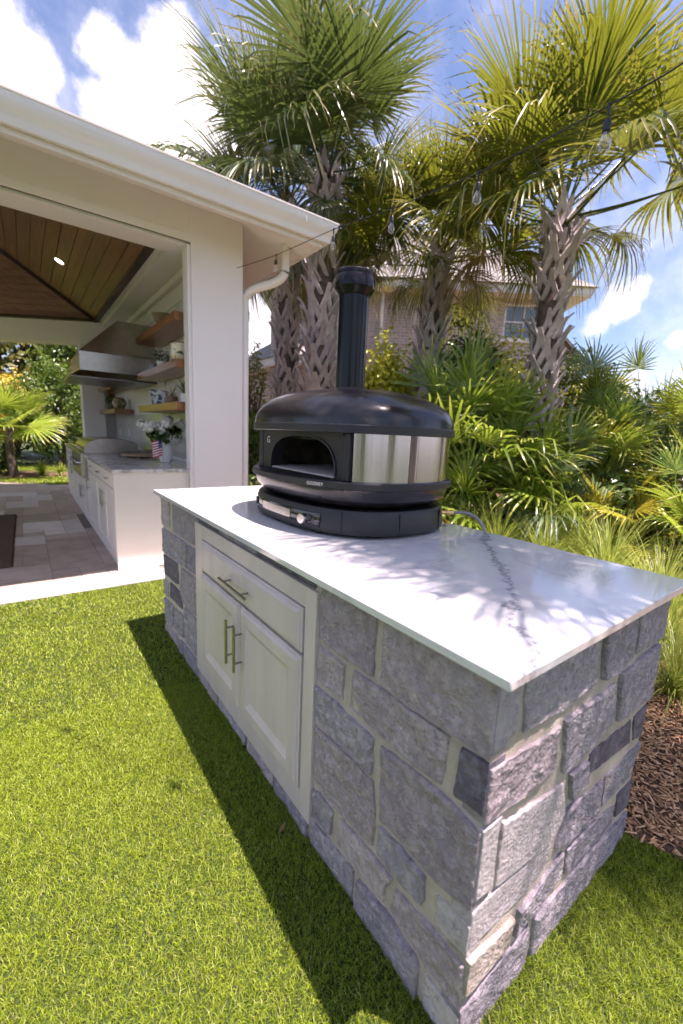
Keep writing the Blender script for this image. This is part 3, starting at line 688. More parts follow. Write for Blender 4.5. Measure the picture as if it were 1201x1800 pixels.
# control panel let into the base, its knobs and seams
def on_ring(y, z, e):      # front point of the base ring at this y, with outward normal
    u = abs((y - OY) / (ODY + e)); x = OX - (ODX + e) * (1 - u ** ON) ** (1 / ON)
    nx = -abs((x - OX) / (ODX + e)) ** (ON - 1) / (ODX + e); ny = math.copysign(u ** (ON - 1) / (ODY + e), y - OY)
    return Vector((x, y, z)), Vector((nx, ny, 0)).normalized()
cp = MB(); ys = [.975 + (1.60 - .975) * k / 30 for k in range(31)]; rws = []
for z, e in [(.949, -.006), (.949, .0012), (.951, .0022), (.997, -.0005), (.999, -.0015), (.999, -.008)]: rws.append([tuple(on_ring(y, z, e)[0]) for y in ys])
cp.loft(rws, False, False, False); cpo = cp.build('control_panel', 'gloss', oven, smooth=40)
dsp = MB(); ys = [1.14 + .25 * k / 12 for k in range(13)]
dsp.loft([[tuple(on_ring(y, z, e)[0]) for y in ys] for z, e in [(.957, .0024), (.957, .0034), (.990, .0016), (.990, .0006)]], False, False, False); dsp.build('display', 'steel', cpo, smooth=40)
def knob(y, z, r1, dep, mt):
    p, n = on_ring(y, z, 0.); k = MB(); m = qmat(n, (0, 0, 1))
    prof = [(0, r1 * .9), (dep * .35, r1 * .92), (dep * .38, r1), (dep * .92, r1), (dep, r1 * .93), (dep, .001)]
    k.loft([[p + m.to_3x3() @ Vector((d, rr * math.cos(2 * math.pi * i / 28), rr * math.sin(2 * math.pi * i / 28))) for i in range(28)] for d, rr in prof], True, True, True)
    return k.build('knob', mt, oven, smooth=35)
knob(1.040, .973, .0195, .034, 'chrome'); knob(1.500, .973, .019, .007, 'cord')
for y, e in [(.895, 0)]:
    sm = MB(); p, n = on_ring(y, .94, .0008); m = qmat(n, (0, 0, 1)); sm.box(-.004, .0006, -.0009, .0009, -.012, .076, Matrix.Translation(p) @ m); sm.build('seam', 'dark', oven)
for x in (.505, .745):
    u = abs((x - OX) / ODX); y = OY - ODY * (1 - u ** ON) ** (1 / ON); MB().box(x - .0009, x + .0009, y - .001, y + .006, .930, 1.012).build('seam', 'dark', oven)
def lettering(txt, size, loc, nrm, parent, mt='letter'):
    cu = bpy.data.curves.new('lettering', 'FONT'); cu.body = txt; cu.size = size; cu.extrude = .0004; cu.align_x = 'CENTER'; cu.align_y = 'CENTER'; cu.offset = size * .004; cu.space_character = 1.12
    o = bpy.data.objects.new('tmp', cu); col.objects.link(o); bpy.context.view_layer.update()
    me = bpy.data.meshes.new_from_object(o.evaluated_get(bpy.context.evaluated_depsgraph_get())); bpy.data.objects.remove(o)
    me.materials.clear(); me.materials.append(M[mt]); me.name = 'lettering'
    n = Vector(nrm).normalized(); xx = Vector((0, 0, 1)).cross(n).normalized(); yy = n.cross(xx)
    ob = link('lettering', me, parent, (0, 0, 0)); ob.matrix_local = Matrix.Translation(Vector(loc) + n * .0008 - wloc(parent)) @ Matrix((xx, yy, n)).transposed().to_4x4()
    return ob
tp, tn = on_ring(.978, 1.1135, .0225)
lettering('GOZNEY', .0175, tp, tn, oven); lettering('G', .042, (PX, 1.503, 1.258), (-1, 0, 0), oven)

# gas line behind the oven
hose = thing('gas_hose', 'grey gas hose with brass fittings curving off the back of the marble', 'hose', (.96, .75, H_))
hp = [(.90, .868, .975), (.935, .850, .976), (.965, .825, .974), (.984, .792, .962), (.994, .762, .935), (.998, .742, .890), (1.000, .735, .80), (1.002, .73, .3), (1.003, .73, .01)]
def smoothpts(p, n=6):
    p = [Vector(q) for q in p]; out = []
    for i in range(len(p) - 1):
        a, b, c, d = p[max(i - 1, 0)], p[i], p[i + 1], p[min(i + 2, len(p) - 1)]
        for k in range(n):
            t = k / n; out.append(.5 * ((2 * b) + (c - a) * t + (2 * a - 5 * b + 4 * c - d) * t * t + (3 * b - a - 3 * c + d) * t ** 3))
    return out + [p[-1]]
MB().tube(smoothpts(hp), .0072, 10).build('hose', 'hose', hose, smooth=50)
ft = MB()
for a, b, r in [((.828, .905, .975), (.850, .894, .975), .011), ((.850, .894, .975), (.858, .890, .975), .013), ((.858, .890, .975), (.885, .876, .975), .009), ((.885, .876, .975), (.893, .872, .975), .0125), ((.893, .872, .975), (.915, .860, .9755), .0105)]: ft.tube([a, b], r, 12)
ft.build('brass_fitting', 'brass', hose, smooth=35)
tg = MB(); tg.tube([(.857, .884, .988), (.858, .878, .962), (.872, .862, .945)], .003, 6); tg.lathe([(.001, 0), (.012, .001), (.0125, .008), (.010, .014), (.001, .015)], (.876, .857, .928), 14); tg.build('yellow_tag', 'yellow', hose, smooth=40)
pp = MB(); pp.prism([(.835, .925, .9163), (.92, .90, .9163), (.90, .868, .9225), (.845, .872, .9163)], (0, 0, .0006)); pp.build('paper_label', 'paper', hose)

# ================================================================== the pavilion
PVX, PVY = -1.4, 6.3
pav = thing('pavilion', 'white open pavilion with hip roof, gutter and dark wood ceiling', 'pavilion', (PVX, PVY, 0))
YF = 3.62
colm = MB(); colm.box(.640, 1.110, YF, 3.80, .0, 3.20); colm.build('column', 'white', pav, bevel=.004)
MB().box(.612, .6395, YF + .02, YF + .06, 0, 2.828).build('screen_track', 'white', pav, bevel=.002)
MB().box(.630, .6396, YF + .061, YF + .085, 0, 2.828).build('screen_track', 'dark', pav)
MB().box(.618, .6397, YF + .086, 3.795, 0, 2.828).build('jamb', 'white', pav, bevel=.003)
MB().box(-4.6, 1.1095, YF + .0015, YF + .30, 2.905, 3.20).build('beam', 'white', pav)
MB().box(-4.6, .6392, YF + .002, YF + .022, 2.845, 2.904).build('beam_trim', 'white', pav)
MB().box(-4.6, .6390, YF + .024, YF + .05, 2.850, 2.904).build('screen_slot', 'dark', pav)
MB().box(-4.6, .6388, YF + .052, YF + .32, 2.825, 2.904).build('inner_trim', 'white', pav, bevel=.003)
def gprof(d, z, x0=-4.7, yend=9.8): return [(x0, 3.10 - d, z), (1.63 + d, 3.10 - d, z), (1.63 + d, yend, z)]
gp = [(.001, 3.093), (.001, 2.955), (.020, 2.945), (.046, 2.945), (.050, 2.952), (.053, 2.975), (.058, 2.992), (.068, 3.008), (.080, 3.024), (.090, 3.045), (.095, 3.070), (.096, 3.088), (.102, 3.092), (.103, 3.103), (.090, 3.104), (.088, 3.093)]
gm = MB(); rings = [[gprof(d, z)[k] for d, z in gp] for k in range(3)]; gm.loft(rings, True, True, True); gm.build('gutter', 'gutter', pav, smooth=32)
fm = MB(); rings = [[gprof(d, z)[k] for d, z in [(0, 3.12), (0, 2.915), (-.022, 2.915), (-.022, 3.12)]] for k in range(3)]; fm.loft(rings, True, True, True); fm.build('fascia', 'white', pav)
sm = MB(); so_ = [(-.0225, 2.935), (-.0225, 2.927), (-.545, 3.135), (-.545, 3.143)]; rings = [[gprof(d, z)[k] for d, z in so_] for k in range(3)]; sm.loft(rings, True, True, True); sm.build('soffit', 'white', pav)
rf = MB(); ap0, ap1 = (-1.5, 6.2, 4.25), (-1.5, 6.6, 4.25)
e = [(-4.68, 3.07, 3.075), (1.66, 3.07, 3.075), (1.66, 9.76, 3.075), (-4.68, 9.76, 3.075)]
rf.add(e + [ap0, ap1] + [(p[0], p[1], p[2] + .015) for p in e] + [(ap0[0], ap0[1], ap0[2] + .04), (ap1[0], ap1[1], ap1[2] + .04)],
       [(1, 0, 4), (2, 1, 4, 5), (3, 2, 5), (0, 3, 5, 4), (6, 7, 10), (7, 8, 11, 10), (8, 9, 11), (9, 6, 10, 11), (0, 1, 7, 6), (1, 2, 8, 7), (2, 3, 9, 8), (3, 0, 6, 9)])
rf.build('roof', 'roof', pav)
# back wall with shelves
MB().box(.84, .98, 3.801, 9.40, 0, 3.20).build('kitchen_wall', 'white', pav)
MB().box(.834, .8395, 3.803, 9.1, .945, 1.46).build('backsplash', 'splash', pav)
MB().box(.30, .655, 8.90, 9.30, 0, 3.0).build('rear_column', 'white', pav, bevel=.004)
MB().box(.656, .8395, 9.12, 9.28, 0, 3.0).build('rear_infill', 'white', pav)
MB().box(.555, .8395, 3.945, 8.9, 2.875, 2.935).build('frieze', 'white', pav, bevel=.004)
MB().box(.49, .80, 3.93, 8.6, 2.936, 3.1).build('frieze_upper', 'white', pav)
MB().box(.78, .8394, 4.0, 8.9, 2.80, 2.874).build('crown_moulding', 'white', pav, bevel=.01)
for ya, yb, z in [(3.803, 5.6, 2.62)]: MB().box(.826, .8394, ya, 8.9, z, z + .05).build('wall_trim', 'white', pav)
# rear beam and far slope run at a slant, as in the photograph
dv = Vector((-.820, .572, 0)); nv = Vector((-.572, -.820, 0)); P0 = Vector((.45, 7.95, 2.95))
def slant(a, s, z): return P0 + dv * a + nv * s + Vector((0, 0, z))
bmr = MB(); b0, b1 = -.35, 4.5
q = [slant(b0, -.05, 0), slant(b0, -.62, 0)]
bmr.prism([slant(b0, -.03, -.02), slant(b0, -.62, -.26), slant(b0, -.95, -.26), slant(b0, -.95, .16), slant(b0, -.03, .16)], dv * (b1 - b0)); bmr.build('rear_beam', 'white', pav)
# ceiling boards: the slope over the kitchen (grain along y), the far slope (grain along the slant)
sl = .5; ca = 1 / math.hypot(1, sl); sa = sl * ca; bw = .135
for k in range(16):
    s0, s1 = k * bw, (k + 1) * bw - .006
    def e_(s): return .45 - s * ca, 2.95 + s * sa
    (xa, za), (xb, zb) = e_(s0), e_(s1)
    ya0, yb0 = 4.0 + (.45 - xa) * .8, 4.0 + (.45 - xb) * .8
    ya1, yb1 = 7.95 - .52 * (.45 - xa), 7.95 - .52 * (.45 - xb)
    if ya1 - ya0 < .2: break
    MB().prism([(xa, ya0, za), (xa, ya1, za), (xb, yb1, zb), (xb, yb0, zb)], (.012, 0, .024)).build('ceiling_board', 'ceilwood', pav)
for k in range(16):
    s0, s1 = k * bw, (k + 1) * bw - .006
    pts = []
    for s in (s0, s1):
        u = s * ca; h = u * sl
        # the hip: where both slopes are equally high, x = .45 - u, y = 7.95 - .52 u
        hp_ = Vector((.45 - u, 7.95 - .52 * u, 2.95 + h)); far = hp_ + dv * 3.4
        pts.append((hp_, far))
    MB().prism([pts[0][0], pts[0][1], pts[1][1], pts[1][0]], (0, .012, .024)).build('ceiling_board', 'ceilwood2', pav)
for k in range(15):
    s0, s1 = k * bw, (k + 1) * bw - .006; pr = []
    for s in (s0, s1):
        u = s * ca; pr.append(((.45 - u / .8 * .8, 4.0 + u * .8, 2.95 + u * sl), (-4.4, 4.0 + u * .8, 2.95 + u * sl)))
    MB().prism([pr[0][0], pr[0][1], pr[1][1], pr[1][0]], (0, -.012, .024)).build('ceiling_board', 'ceilwood2', pav)
MB().tube([(.47, 7.96, 2.935), (.45 - 1.9, 7.95 - .52 * 1.9, 2.95 + .95)], .042, 4).build('hip_rafter', 'darkwood', pav)
MB().box(.43, .50, 3.96, 7.98, 2.925, 2.965).build('ceiling_trim', 'darkwood', pav)
eb = MB(); eb.prism([slant(-.05, .02, -.03), slant(-.05, -.05, -.03), slant(-.05, -.05, .03), slant(-.05, .02, .03)], dv * 4.4); eb.build('ceiling_trim', 'darkwood', pav)
lc = Vector((-.111, 6.287, 3.2)); lx = (.45 - lc.x); lc.z = 2.95 + lx * sl - .001
ln = Vector((-sl, 0, -1)).normalized(); lm = qmat(ln, (0, 1, 0)).to_3x3()
def disc(r0, r1, d0, d1, nm, mt):
    mb = MB(); mb.loft([[lc + lm @ Vector((d, r * math.cos(2 * math.pi * i / 24), r * math.sin(2 * math.pi * i / 24))) for i in range(24)] for r, d in [(r0, d0), (r0, d1), (r1, d1)]], True, False, True); return mb.build(nm, mt, pav, smooth=40)
disc(.060, .050, -.001, .006, 'recessed_light', 'ceramic'); disc(.046, .001, .0062, .008, 'lamp_lens', 'canlens')
MB().box(1.40, 1.402, 3.003, 3.0065, 3.02, 3.09).build('gutter_joint', 'gutter', pav)
# gutter downspout with its two elbows
ds = smoothpts([(1.46, 3.46, 2.99), (1.46, 3.46, 2.84), (1.45, 3.465, 2.74), (1.38, 3.52, 2.67), (1.22, 3.64, 2.60), (1.165, 3.68, 2.53), (1.158, 3.685, 2.42), (1.158, 3.685, 1.2), (1.158, 3.685, .03)], 6)
MB().tube(ds, .040, 12).build('downspout', 'gutter', pav, smooth=50)

# ------------------------------------------------------------------ outdoor kitchen
kit = thing('kitchen_counter', 'long cream cabinet run with grey marble top under the pavilion', 'counter', (.4, 6.2, 0))
MB().box(.0, .62, 3.72, 5.70, .0, .885).build('carcass', 'kitchencab', kit)
MB().box(.0, .833, 5.7005, 6.95, .0, .62).build('carcass', 'kitchencab', kit)
MB().box(.0, .833, 6.9505, 8.88, .0, .885).build('carcass', 'kitchencab', kit)
MB().box(.6205, .833, 3.803, 5.70, .0, .885).build('carcass', 'kitchencab', kit)
MB().box(-.022, .6385, 3.699, 3.7195, .012, .885).build('end_panel', 'kitchencab', kit, bevel=.002)
MB().box(-.04, .6382, 3.685, 3.8029, .8855, .917).build('countertop', 'kmarble', kit, bevel=.003)
MB().box(-.04, .8338, 3.8031, 5.70, .8855, .917).build('countertop', 'kmarble', kit)
MB().box(-.04, .8338, 6.95, 8.88, .8855, .917).build('countertop', 'kmarble', kit, bevel=.003)
def front(name, y0, y1, z0, z1):
    def rg(i, xx): return [(xx, y0 + i, z0 + i), (xx, y1 - i, z0 + i), (xx, y1 - i, z1 - i), (xx, y0 + i, z1 - i)]
    mb = MB(); rings = [rg(0, -.0005), rg(0, -.019), rg(.001, -.020)]
    if z1 - z0 > .2: rings += [rg(.055, -.020), rg(.056, -.012)]
    mb.loft(rings, True, True, True); return mb.build(name, 'kitchencab', kit)
for y0, y1 in [(3.74, 4.31), (4.32, 4.89), (4.90, 5.58)]:
    o = front('drawer', y0, y1, .745, .875); yc = (y0 + y1) / 2; bar_handle((-.020, yc - .07, .812), (-.020, yc + .07, .812), (-1, 0, 0), o, .03, .006)
for y0, y1, hy in [(3.74, 4.31, 4.26), (4.32, 4.89, 4.38), (4.90, 5.58, 5.52)]:
    o = front('door', y0, y1, .11, .735); bar_handle((-.020, hy, .50), (-.020, hy, .67), (-1, 0, 0), o, .03, .006)
for y0, y1, hy in [(5.72, 6.32, 6.24), (6.33, 6.93, 6.40)]:
    o = front('door', y0, y1, .11, .60); bar_handle((-.020, hy, .30), (-.020, hy, .48), (-1, 0, 0), o, .03, .006)
for y0, y1, hy in [(6.97, 7.58, 7.52), (7.59, 8.2, 7.66), (8.21, 8.85, 8.27)]:
    o = front('door', y0, y1, .11, .735); bar_handle((-.020, hy, .50), (-.020, hy, .67), (-1, 0, 0), o, .03, .006)
    o = front('drawer', y0, y1, .745, .875); yc = (y0 + y1) / 2; bar_handle((-.020, yc - .07, .812), (-.020, yc + .07, .812), (-1, 0, 0), o, .03, .006)
# grill
gr = thing('built_in_grill', 'stainless built-in grill with arched lid set into the kitchen counter', 'grill', (.3, 6.3, .62))
MB().box(-.075, .62, 5.72, 6.93, .625, .93).build('firebox', 'steel', gr, bevel=.006)
lid = [(x_, z_) for x_, z_ in [(-.03, .932), (-.035, .97), (-.01, 1.035), (.05, 1.080), (.14, 1.105), (.28, 1.112), (.42, 1.105), (.53, 1.085), (.58, 1.05), (.585, .932)]]
lb = MB(); lb.prism([(x_, 5.74, z_) for x_, z_ in lid], (0, 1.17, 0)); lo = lb.build('lid', 'steel', gr, smooth=40)
MB().tube([(-.085, 5.82, 1.0), (-.085, 6.83, 1.0)], .014, 10).build('handle', 'chrome', lo, smooth=40)
for yy in (5.86, 6.79): MB().tube([(-.03, yy, .995), (-.085, yy, 1.0)], .009, 8).build('handle_post', 'chrome', lo, smooth=40)
for yy in (5.95, 6.2, 6.45, 6.7): MB().tube([(-.0755, yy, .80), (-.115, yy, .80)], .028, 14).build('knob', 'chrome', gr, smooth=40)
# range hood
hd = thing('range_hood', 'large brushed steel vent hood above the grill', 'hood', (.4, 6.35, 1.84))
ya, yb = 5.75, 6.95
hb = MB(); hb.loft([[(-.02, ya, z), (.833, ya, z), (.833, yb, z), (-.02, yb, z)] for z in (1.92, 2.14)]); hb.build('hood_box', 'steel', hd, bevel=.003)
hb = MB(); hb.loft([[(-.02, ya, 2.1405), (.833, ya, 2.1405), (.833, yb, 2.1405), (-.02, yb, 2.1405)], [(.42, ya + .1, 2.565), (.833, ya + .1, 2.565), (.833, yb - .1, 2.565), (.42, yb - .1, 2.565)]]); hb.build('hood_slope', 'steel', hd)
hb = MB(); hb.loft([[(-.02, ya, 1.9195), (.833, ya, 1.9195), (.833, yb, 1.9195), (-.02, yb, 1.9195)], [(-.13, ya - .05, 1.845), (.833, ya - .05, 1.845), (.833, yb + .05, 1.845), (-.13, yb + .05, 1.845)], [(-.13, ya - .05, 1.835), (.833, ya - .05, 1.835), (.833, yb + .05, 1.835), (-.13, yb + .05, 1.835)]]); hb.build('hood_visor', 'darksteel', hd)
# floating shelves
def shelf(y0, y1, z, label):
    o = MB().box(.555, .8335, y0, y1, z - .075, z).build('floating_shelf', 'shelfwood', bevel=.003); return tag(o, label, 'shelf', 'floating wooden shelves')
shelf(3.85, 5.50, 2.33, 'thick brown wooden shelf holding the straw basket, topmost near the column')
shelf(3.85, 5.50, 1.918, 'thick brown wooden shelf holding the lemon painted pot')
shelf(3.85, 5.50, 1.534, 'thick brown wooden shelf holding the blue and white planter')
shelf(7.25, 8.86, 1.94, 'upper wooden shelf beyond the vent hood, by the far column')
shelf(7.25, 8.86, 1.545, 'lower wooden shelf beyond the vent hood, holding the pink flowers')
for y_, lb_ in [(8.5, 'white wall outlet nearer the far column'), (7.66, 'white wall outlet behind the grill, nearer the serving board')]:
    o = thing('wall_outlet', lb_, 'outlet', (.83, y_, 1.11), 'wall outlets on the backsplash')
    MB().box(.826, .8335, y_ - .04, y_ + .04, 1.11, 1.235).build('cover_plate', 'outlet', o, bevel=.003)
    for zz in (1.145, 1.195): MB().box(.8245, .8262, y_ - .018, y_ + .018, zz - .015, zz + .015).build('socket', 'outlet', o)

# ------------------------------------------------------------------ small things on shelves and counter
def leaf_cloud(n, cen, rad, size, rg, shell=.45, up=.3, wide=.55, clumps=0, droop=0.):
    """n folded leaves in an ellipsoid; returns V, T, tint"""
    V = np.zeros((n * 4, 3)); T = np.zeros((n * 2, 3), int); tint = np.zeros(n * 4)
    cen = np.array(cen); rad = np.array(rad)
    if clumps:
        cc = rg.normal(size=(clumps, 3)); cc /= np.linalg.norm(cc, axis=1)[:, None]; cc *= (rg.uniform(.25, 1, (clumps, 1)) ** .5) * .82
        ct = rg.uniform(0, 1, clumps); cr = rg.uniform(.16, .34, clumps)
        k = rg.integers(0, clumps, n); d = rg.normal(size=(n, 3)); d /= np.linalg.norm(d, axis=1)[:, None]
        p = cc[k] + d * cr[k][:, None] * rg.uniform(shell, 1, (n, 1)); nr = d * .8 + cc[k] * .5; tb = ct[k] * .6 + .4 * rg.uniform(0, 1, n)
    else:
        d = rg.normal(size=(n, 3)); d /= np.linalg.norm(d, axis=1)[:, None]
        p = d * rg.uniform(shell, 1, (n, 1)) ** .5; nr = d; tb = rg.uniform(0, 1, n)
    P = cen + p * rad
    nr = nr + rg.normal(size=(n, 3)) * .6 + np.array([0, 0, up]); nr /= np.linalg.norm(nr, axis=1)[:, None]
    t = rg.normal(size=(n, 3)) + np.array([0, 0, -droop]); t -= (t * nr).sum(1)[:, None] * nr; t /= np.linalg.norm(t, axis=1)[:, None]; b = np.cross(nr, t)
    s = (size * rg.uniform(.65, 1.25, n))[:, None]
    V[0::4] = P - t * s * .5; V[1::4] = P + b * s * wide * .5 + nr * s * .10; V[2::4] = P + t * s * .5 - nr * s * .06; V[3::4] = P - b * s * wide * .5 + nr * s * .10
    i = np.arange(n) * 4
    T[0::2] = np.stack([i, i + 1, i + 2], 1); T[1::2] = np.stack([i, i + 2, i + 3], 1)
    for k_ in range(4): tint[k_::4] = tb
    return V, T, tint
def foliage(name, parent, loc, m, clouds, seed):
    rg = np.random.default_rng(seed); Vs, Ts, As = [], [], []; o = 0
    for kw in clouds:
        V, T, a = leaf_cloud(rg=rg, **kw); Vs.append(V); Ts.append(T + o); As.append(a); o += len(V)
    me = npmesh(name, np.concatenate(Vs), np.concatenate(Ts), m, {'tint': np.concatenate(As)})
    return link(name, me, parent, loc)
def strap_tuft(n, h, spread, wdt, seed, m, rgb=None, droop=.5, seg=5):
    """narrow arching blades from one crown"""
    rg = np.random.default_rng(seed); V, T, A, S = [], [], [], []
    for i in range(n):
        az = rg.uniform(0, 2 * np.pi); el = rg.uniform(0.05, 1) ** .7; l = h * rg.uniform(.6, 1.15); a0 = spread * (1 - el) + rg.uniform(-.1, .1)
        d = np.array([np.cos(az), np.sin(az)]); p = np.array([rg.normal() * .02 * h, rg.normal() * .02 * h, 0.]); side = np.array([-d[1], d[0], 0]); o = len(V); tb = rg.uniform(0, 1)
        ang = a0; dr = droop * rg.uniform(.5, 1.5) * (.4 + a0)
        for k in range(seg + 1):
            s = k / seg; w = wdt * (1 - s) ** .6 * (.6 + .6 * min(1, s * 3)) if k < seg else 0
            V.append(p - side * w); V.append(p + side * w); A += [tb, tb]; S += [s, s]
            ang2 = ang + dr * s * 1.6; p = p + np.array([d[0] * math.sin(ang2), d[1] * math.sin(ang2), math.cos(ang2)]) * l / seg
        for k in range(seg):
            q = o + 2 * k; T += [(q, q + 1, q + 3), (q, q + 3, q + 2)]
    return npmesh('blades', np.array(V), np.array(T), m, {'tint': A, 'along': S})

def pot(name, label, cat, loc, prof, mt, group=None, seg=24, partname='pot'):
    o = thing(name, label, cat, loc, group); MB().lathe(prof, loc, seg).build(partname, mt, o, smooth=40); return o
Z1, Z2, Z3, Z5, ZC = 2.3305, 1.9185, 1.5345, 1.5455, .9175
b = thing('straw_basket', 'flared woven straw basket on the topmost shelf', 'basket', (.69, 4.70, Z1))
MB().lathe([(.045, 0), (.06, .002), (.085, .06), (.125, .13), (.135, .135), (.120, .135), (.08, .06), (.05, .012), (.001, .012)], (.69, 4.70, Z1), 24).build('bowl', 'wicker', b, smooth=40)
for k in range(5): MB().lathe([(.065 + k * .0145, .018 + k * .026), (.069 + k * .0145, .022 + k * .026), (.067 + k * .0145, .026 + k * .026)], (.69, 4.70, Z1), 20, caps=False).build('rim_coil', 'wicker', b)
o = pot('potted_white_flowers', 'small white flowering plant in white pot on the middle shelf', 'potted plant', (.68, 4.83, Z2), [(.042, 0), (.046, .004), (.055, .085), (.050, .088), (.046, .075), (.001, .074)], 'ceramic')
foliage('leaves', o, (.68, 4.83, Z2), 'leaf_d', [dict(n=130, cen=(0, 0, .15), rad=(.09, .09, .07), size=.035)], 5)
foliage('blossoms', o, (.68, 4.83, Z2), 'petal', [dict(n=150, cen=(0, 0, .165), rad=(.10, .10, .075), size=.022, shell=.8, clumps=22)], 6)
o = pot('lemon_pot', 'round cream pot painted with lemons at the near end of the middle shelf', 'pot', (.69, 4.14, Z2), [(.055, 0), (.066, .003), (.092, .06), (.100, .12), (.092, .165), (.100, .18), (.098, .185), (.086, .18), (.080, .15), (.001, .14)], 'lemonpot', seg=32)
MB().lathe([(.099, .176), (.103, .181), (.101, .188), (.094, .188)], (.69, 4.14, Z2), 32, caps=False).build('painted_rim', 'terracotta', o, smooth=40)
o = thing('smoked_glass_tumbler', 'dark smoked glass tumbler left of the white flowers', 'tumbler', (.69, 5.18, Z2)); MB().lathe([(.036, 0), (.040, .003), (.044, .10), (.041, .10), (.037, .008), (.001, .008)], (.69, 5.18, Z2), 24).build('tumbler', 'smoke', o, smooth=40)
o = thing('dark_lantern', 'dark square candle holder at the far end of the middle shelf', 'candle holder', (.72, 5.33, Z2)); MB().box(.67, .77, 5.28, 5.38, Z2, Z2 + .012).build('foot', 'smoke', o, bevel=.002)
MB().box(.68, .76, 5.29, 5.37, Z2 + .0125, Z2 + .115).build('body', 'smoke', o, bevel=.004)
# blue and white planter
o = thing('blue_white_planter', 'square flared blue and white porcelain planter on the lowest near shelf', 'planter', (.68, 4.98, Z3))
def sq(h, z, a=.35): return [(.68 + h * 1.41 * math.cos(a + math.pi / 2 * i), 4.98 + h * 1.41 * math.sin(a + math.pi / 2 * i), Z3 + z) for i in range(4)]
mb = MB(); mb.loft([sq(.062, 0), sq(.066, .004), sq(.085, .155), sq(.092, .158), sq(.092, .166), sq(.080, .166), sq(.075, .12)]); mb.build('pot', 'bluepot', o)
o = pot('brown_succulent_pot', 'low brown pot with dry grassy stems on the lowest near shelf', 'potted plant', (.69, 4.52, Z3), [(.05, 0), (.06, .004), (.072, .05), (.062, .085), (.055, .08), (.001, .07)], 'terracotta')
link('stems', strap_tuft(9, .17, .9, .006, 4, 'frond_d'), o, (.69, 4.52, Z3 + .07))
def flag(name, label, base, tipv, w_, h_, parts_dir, curl=.02):
    """a stick with a striped, starred hand flag"""
    o = thing(name, label, 'flag', base); b_, t_ = Vector(base), Vector(tipv); MB().tube([b_, t_], .0025, 6).build('stick', 'stick', o)
    dn = (b_ - t_).normalized(); dx = Vector(parts_dir).normalized(); top_ = t_ + dn * .01; nrm = dx.cross(dn).normalized()
    def P(u, v): return top_ + dx * (u * w_) + dn * (v * h_) + nrm * (math.sin(u * 5) * curl * u) + dn * (.04 * u * h_)
    for i in range(13):
        mb = MB(); u0 = .4 if i < 7 else 0.; mb.loft([[P(u0 + (1 - u0) * k / 8, (i + e) / 13) for k in range(9)] for e in (0, 1)], False, False, False); mb.build('stripe', 'flag_r' if i % 2 == 0 else 'flag_w', o)
    mb = MB(); mb.loft([[P(.4 * k / 4, e * 7 / 13) for k in range(5)] for e in (0, 1)], False, False, False); mb.build('canton', 'flag_b', o)
    st = MB()
    for r_ in range(5):
        for c_ in range(6):
            p = P(.03 + .34 * (c_ + .5 * (r_ % 2)) / 6.2, (.06 + .88 * r_ / 4.6) * 7 / 13) - nrm * .0007; q = p + nrm * .0014
            for z_ in (p, q): st.add([z_ + (dx * math.cos(a) + dn * math.sin(a)) * (.0028 * w_ / .1 * (1 if k % 2 == 0 else .42)) for k, a in enumerate([math.pi * 2 * k / 10 - math.pi / 2 for k in range(10)])], [tuple(range(10))])
    st.build('stars', 'flag_w', o)
    return o
flag('furled_flag', 'small furled flag on a stick leaning beside the brown pot', (.66, 4.64, Z3), (.665, 4.68, Z3 + .27), .05, .10, (.3, -.6, -.8), .01)
o = pot('green_plant_white_pot', 'feathery green plant in square white pot, half hidden by the column', 'potted plant', (.69, 4.0, Z3), [(.04, 0), (.052, .002), (.054, .085), (.048, .085), (.044, .07), (.001, .07)], 'ceramic')
link('leaves', strap_tuft(70, .19, 1.2, .006, 9, 'leaf_g', droop=.6), o, (.69, 4.0, Z3 + .07))
o = pot('pink_flower_pot', 'dark pot of pink flowers on the lower shelf beyond the hood', 'potted plant', (.69, 8.35, Z5), [(.05, 0), (.06, .004), (.075, .11), (.068, .112), (.06, .09), (.001, .09)], 'smoke')
foliage('leaves', o, (.69, 8.35, Z5), 'leaf_d', [dict(n=180, cen=(0, 0, .17), rad=(.11, .11, .09), size=.05)], 15); foliage('blossoms', o, (.69, 8.35, Z5), 'pinkpetal', [dict(n=60, cen=(0, 0, .26), rad=(.05, .05, .06), size=.03)], 16)
o = pot('patterned_vase', 'round patterned brown vase on the lower shelf beyond the hood', 'vase', (.69, 7.62, Z5), [(.05, 0), (.07, .005), (.105, .07), (.11, .11), (.085, .165), (.065, .172), (.075, .185), (.06, .18), (.001, .15)], 'patpot')
o = thing('small_dark_box', 'small dark box on the upper shelf beyond the hood', 'box', (.70, 8.4, 1.9405)); MB().box(.64, .76, 8.32, 8.48, 1.9405, 1.985).build('body', 'smoke', o, bevel=.003); MB().box(.636, .764, 8.316, 8.484, 1.9852, 2.0).build('lid', 'smoke', o, bevel=.003)
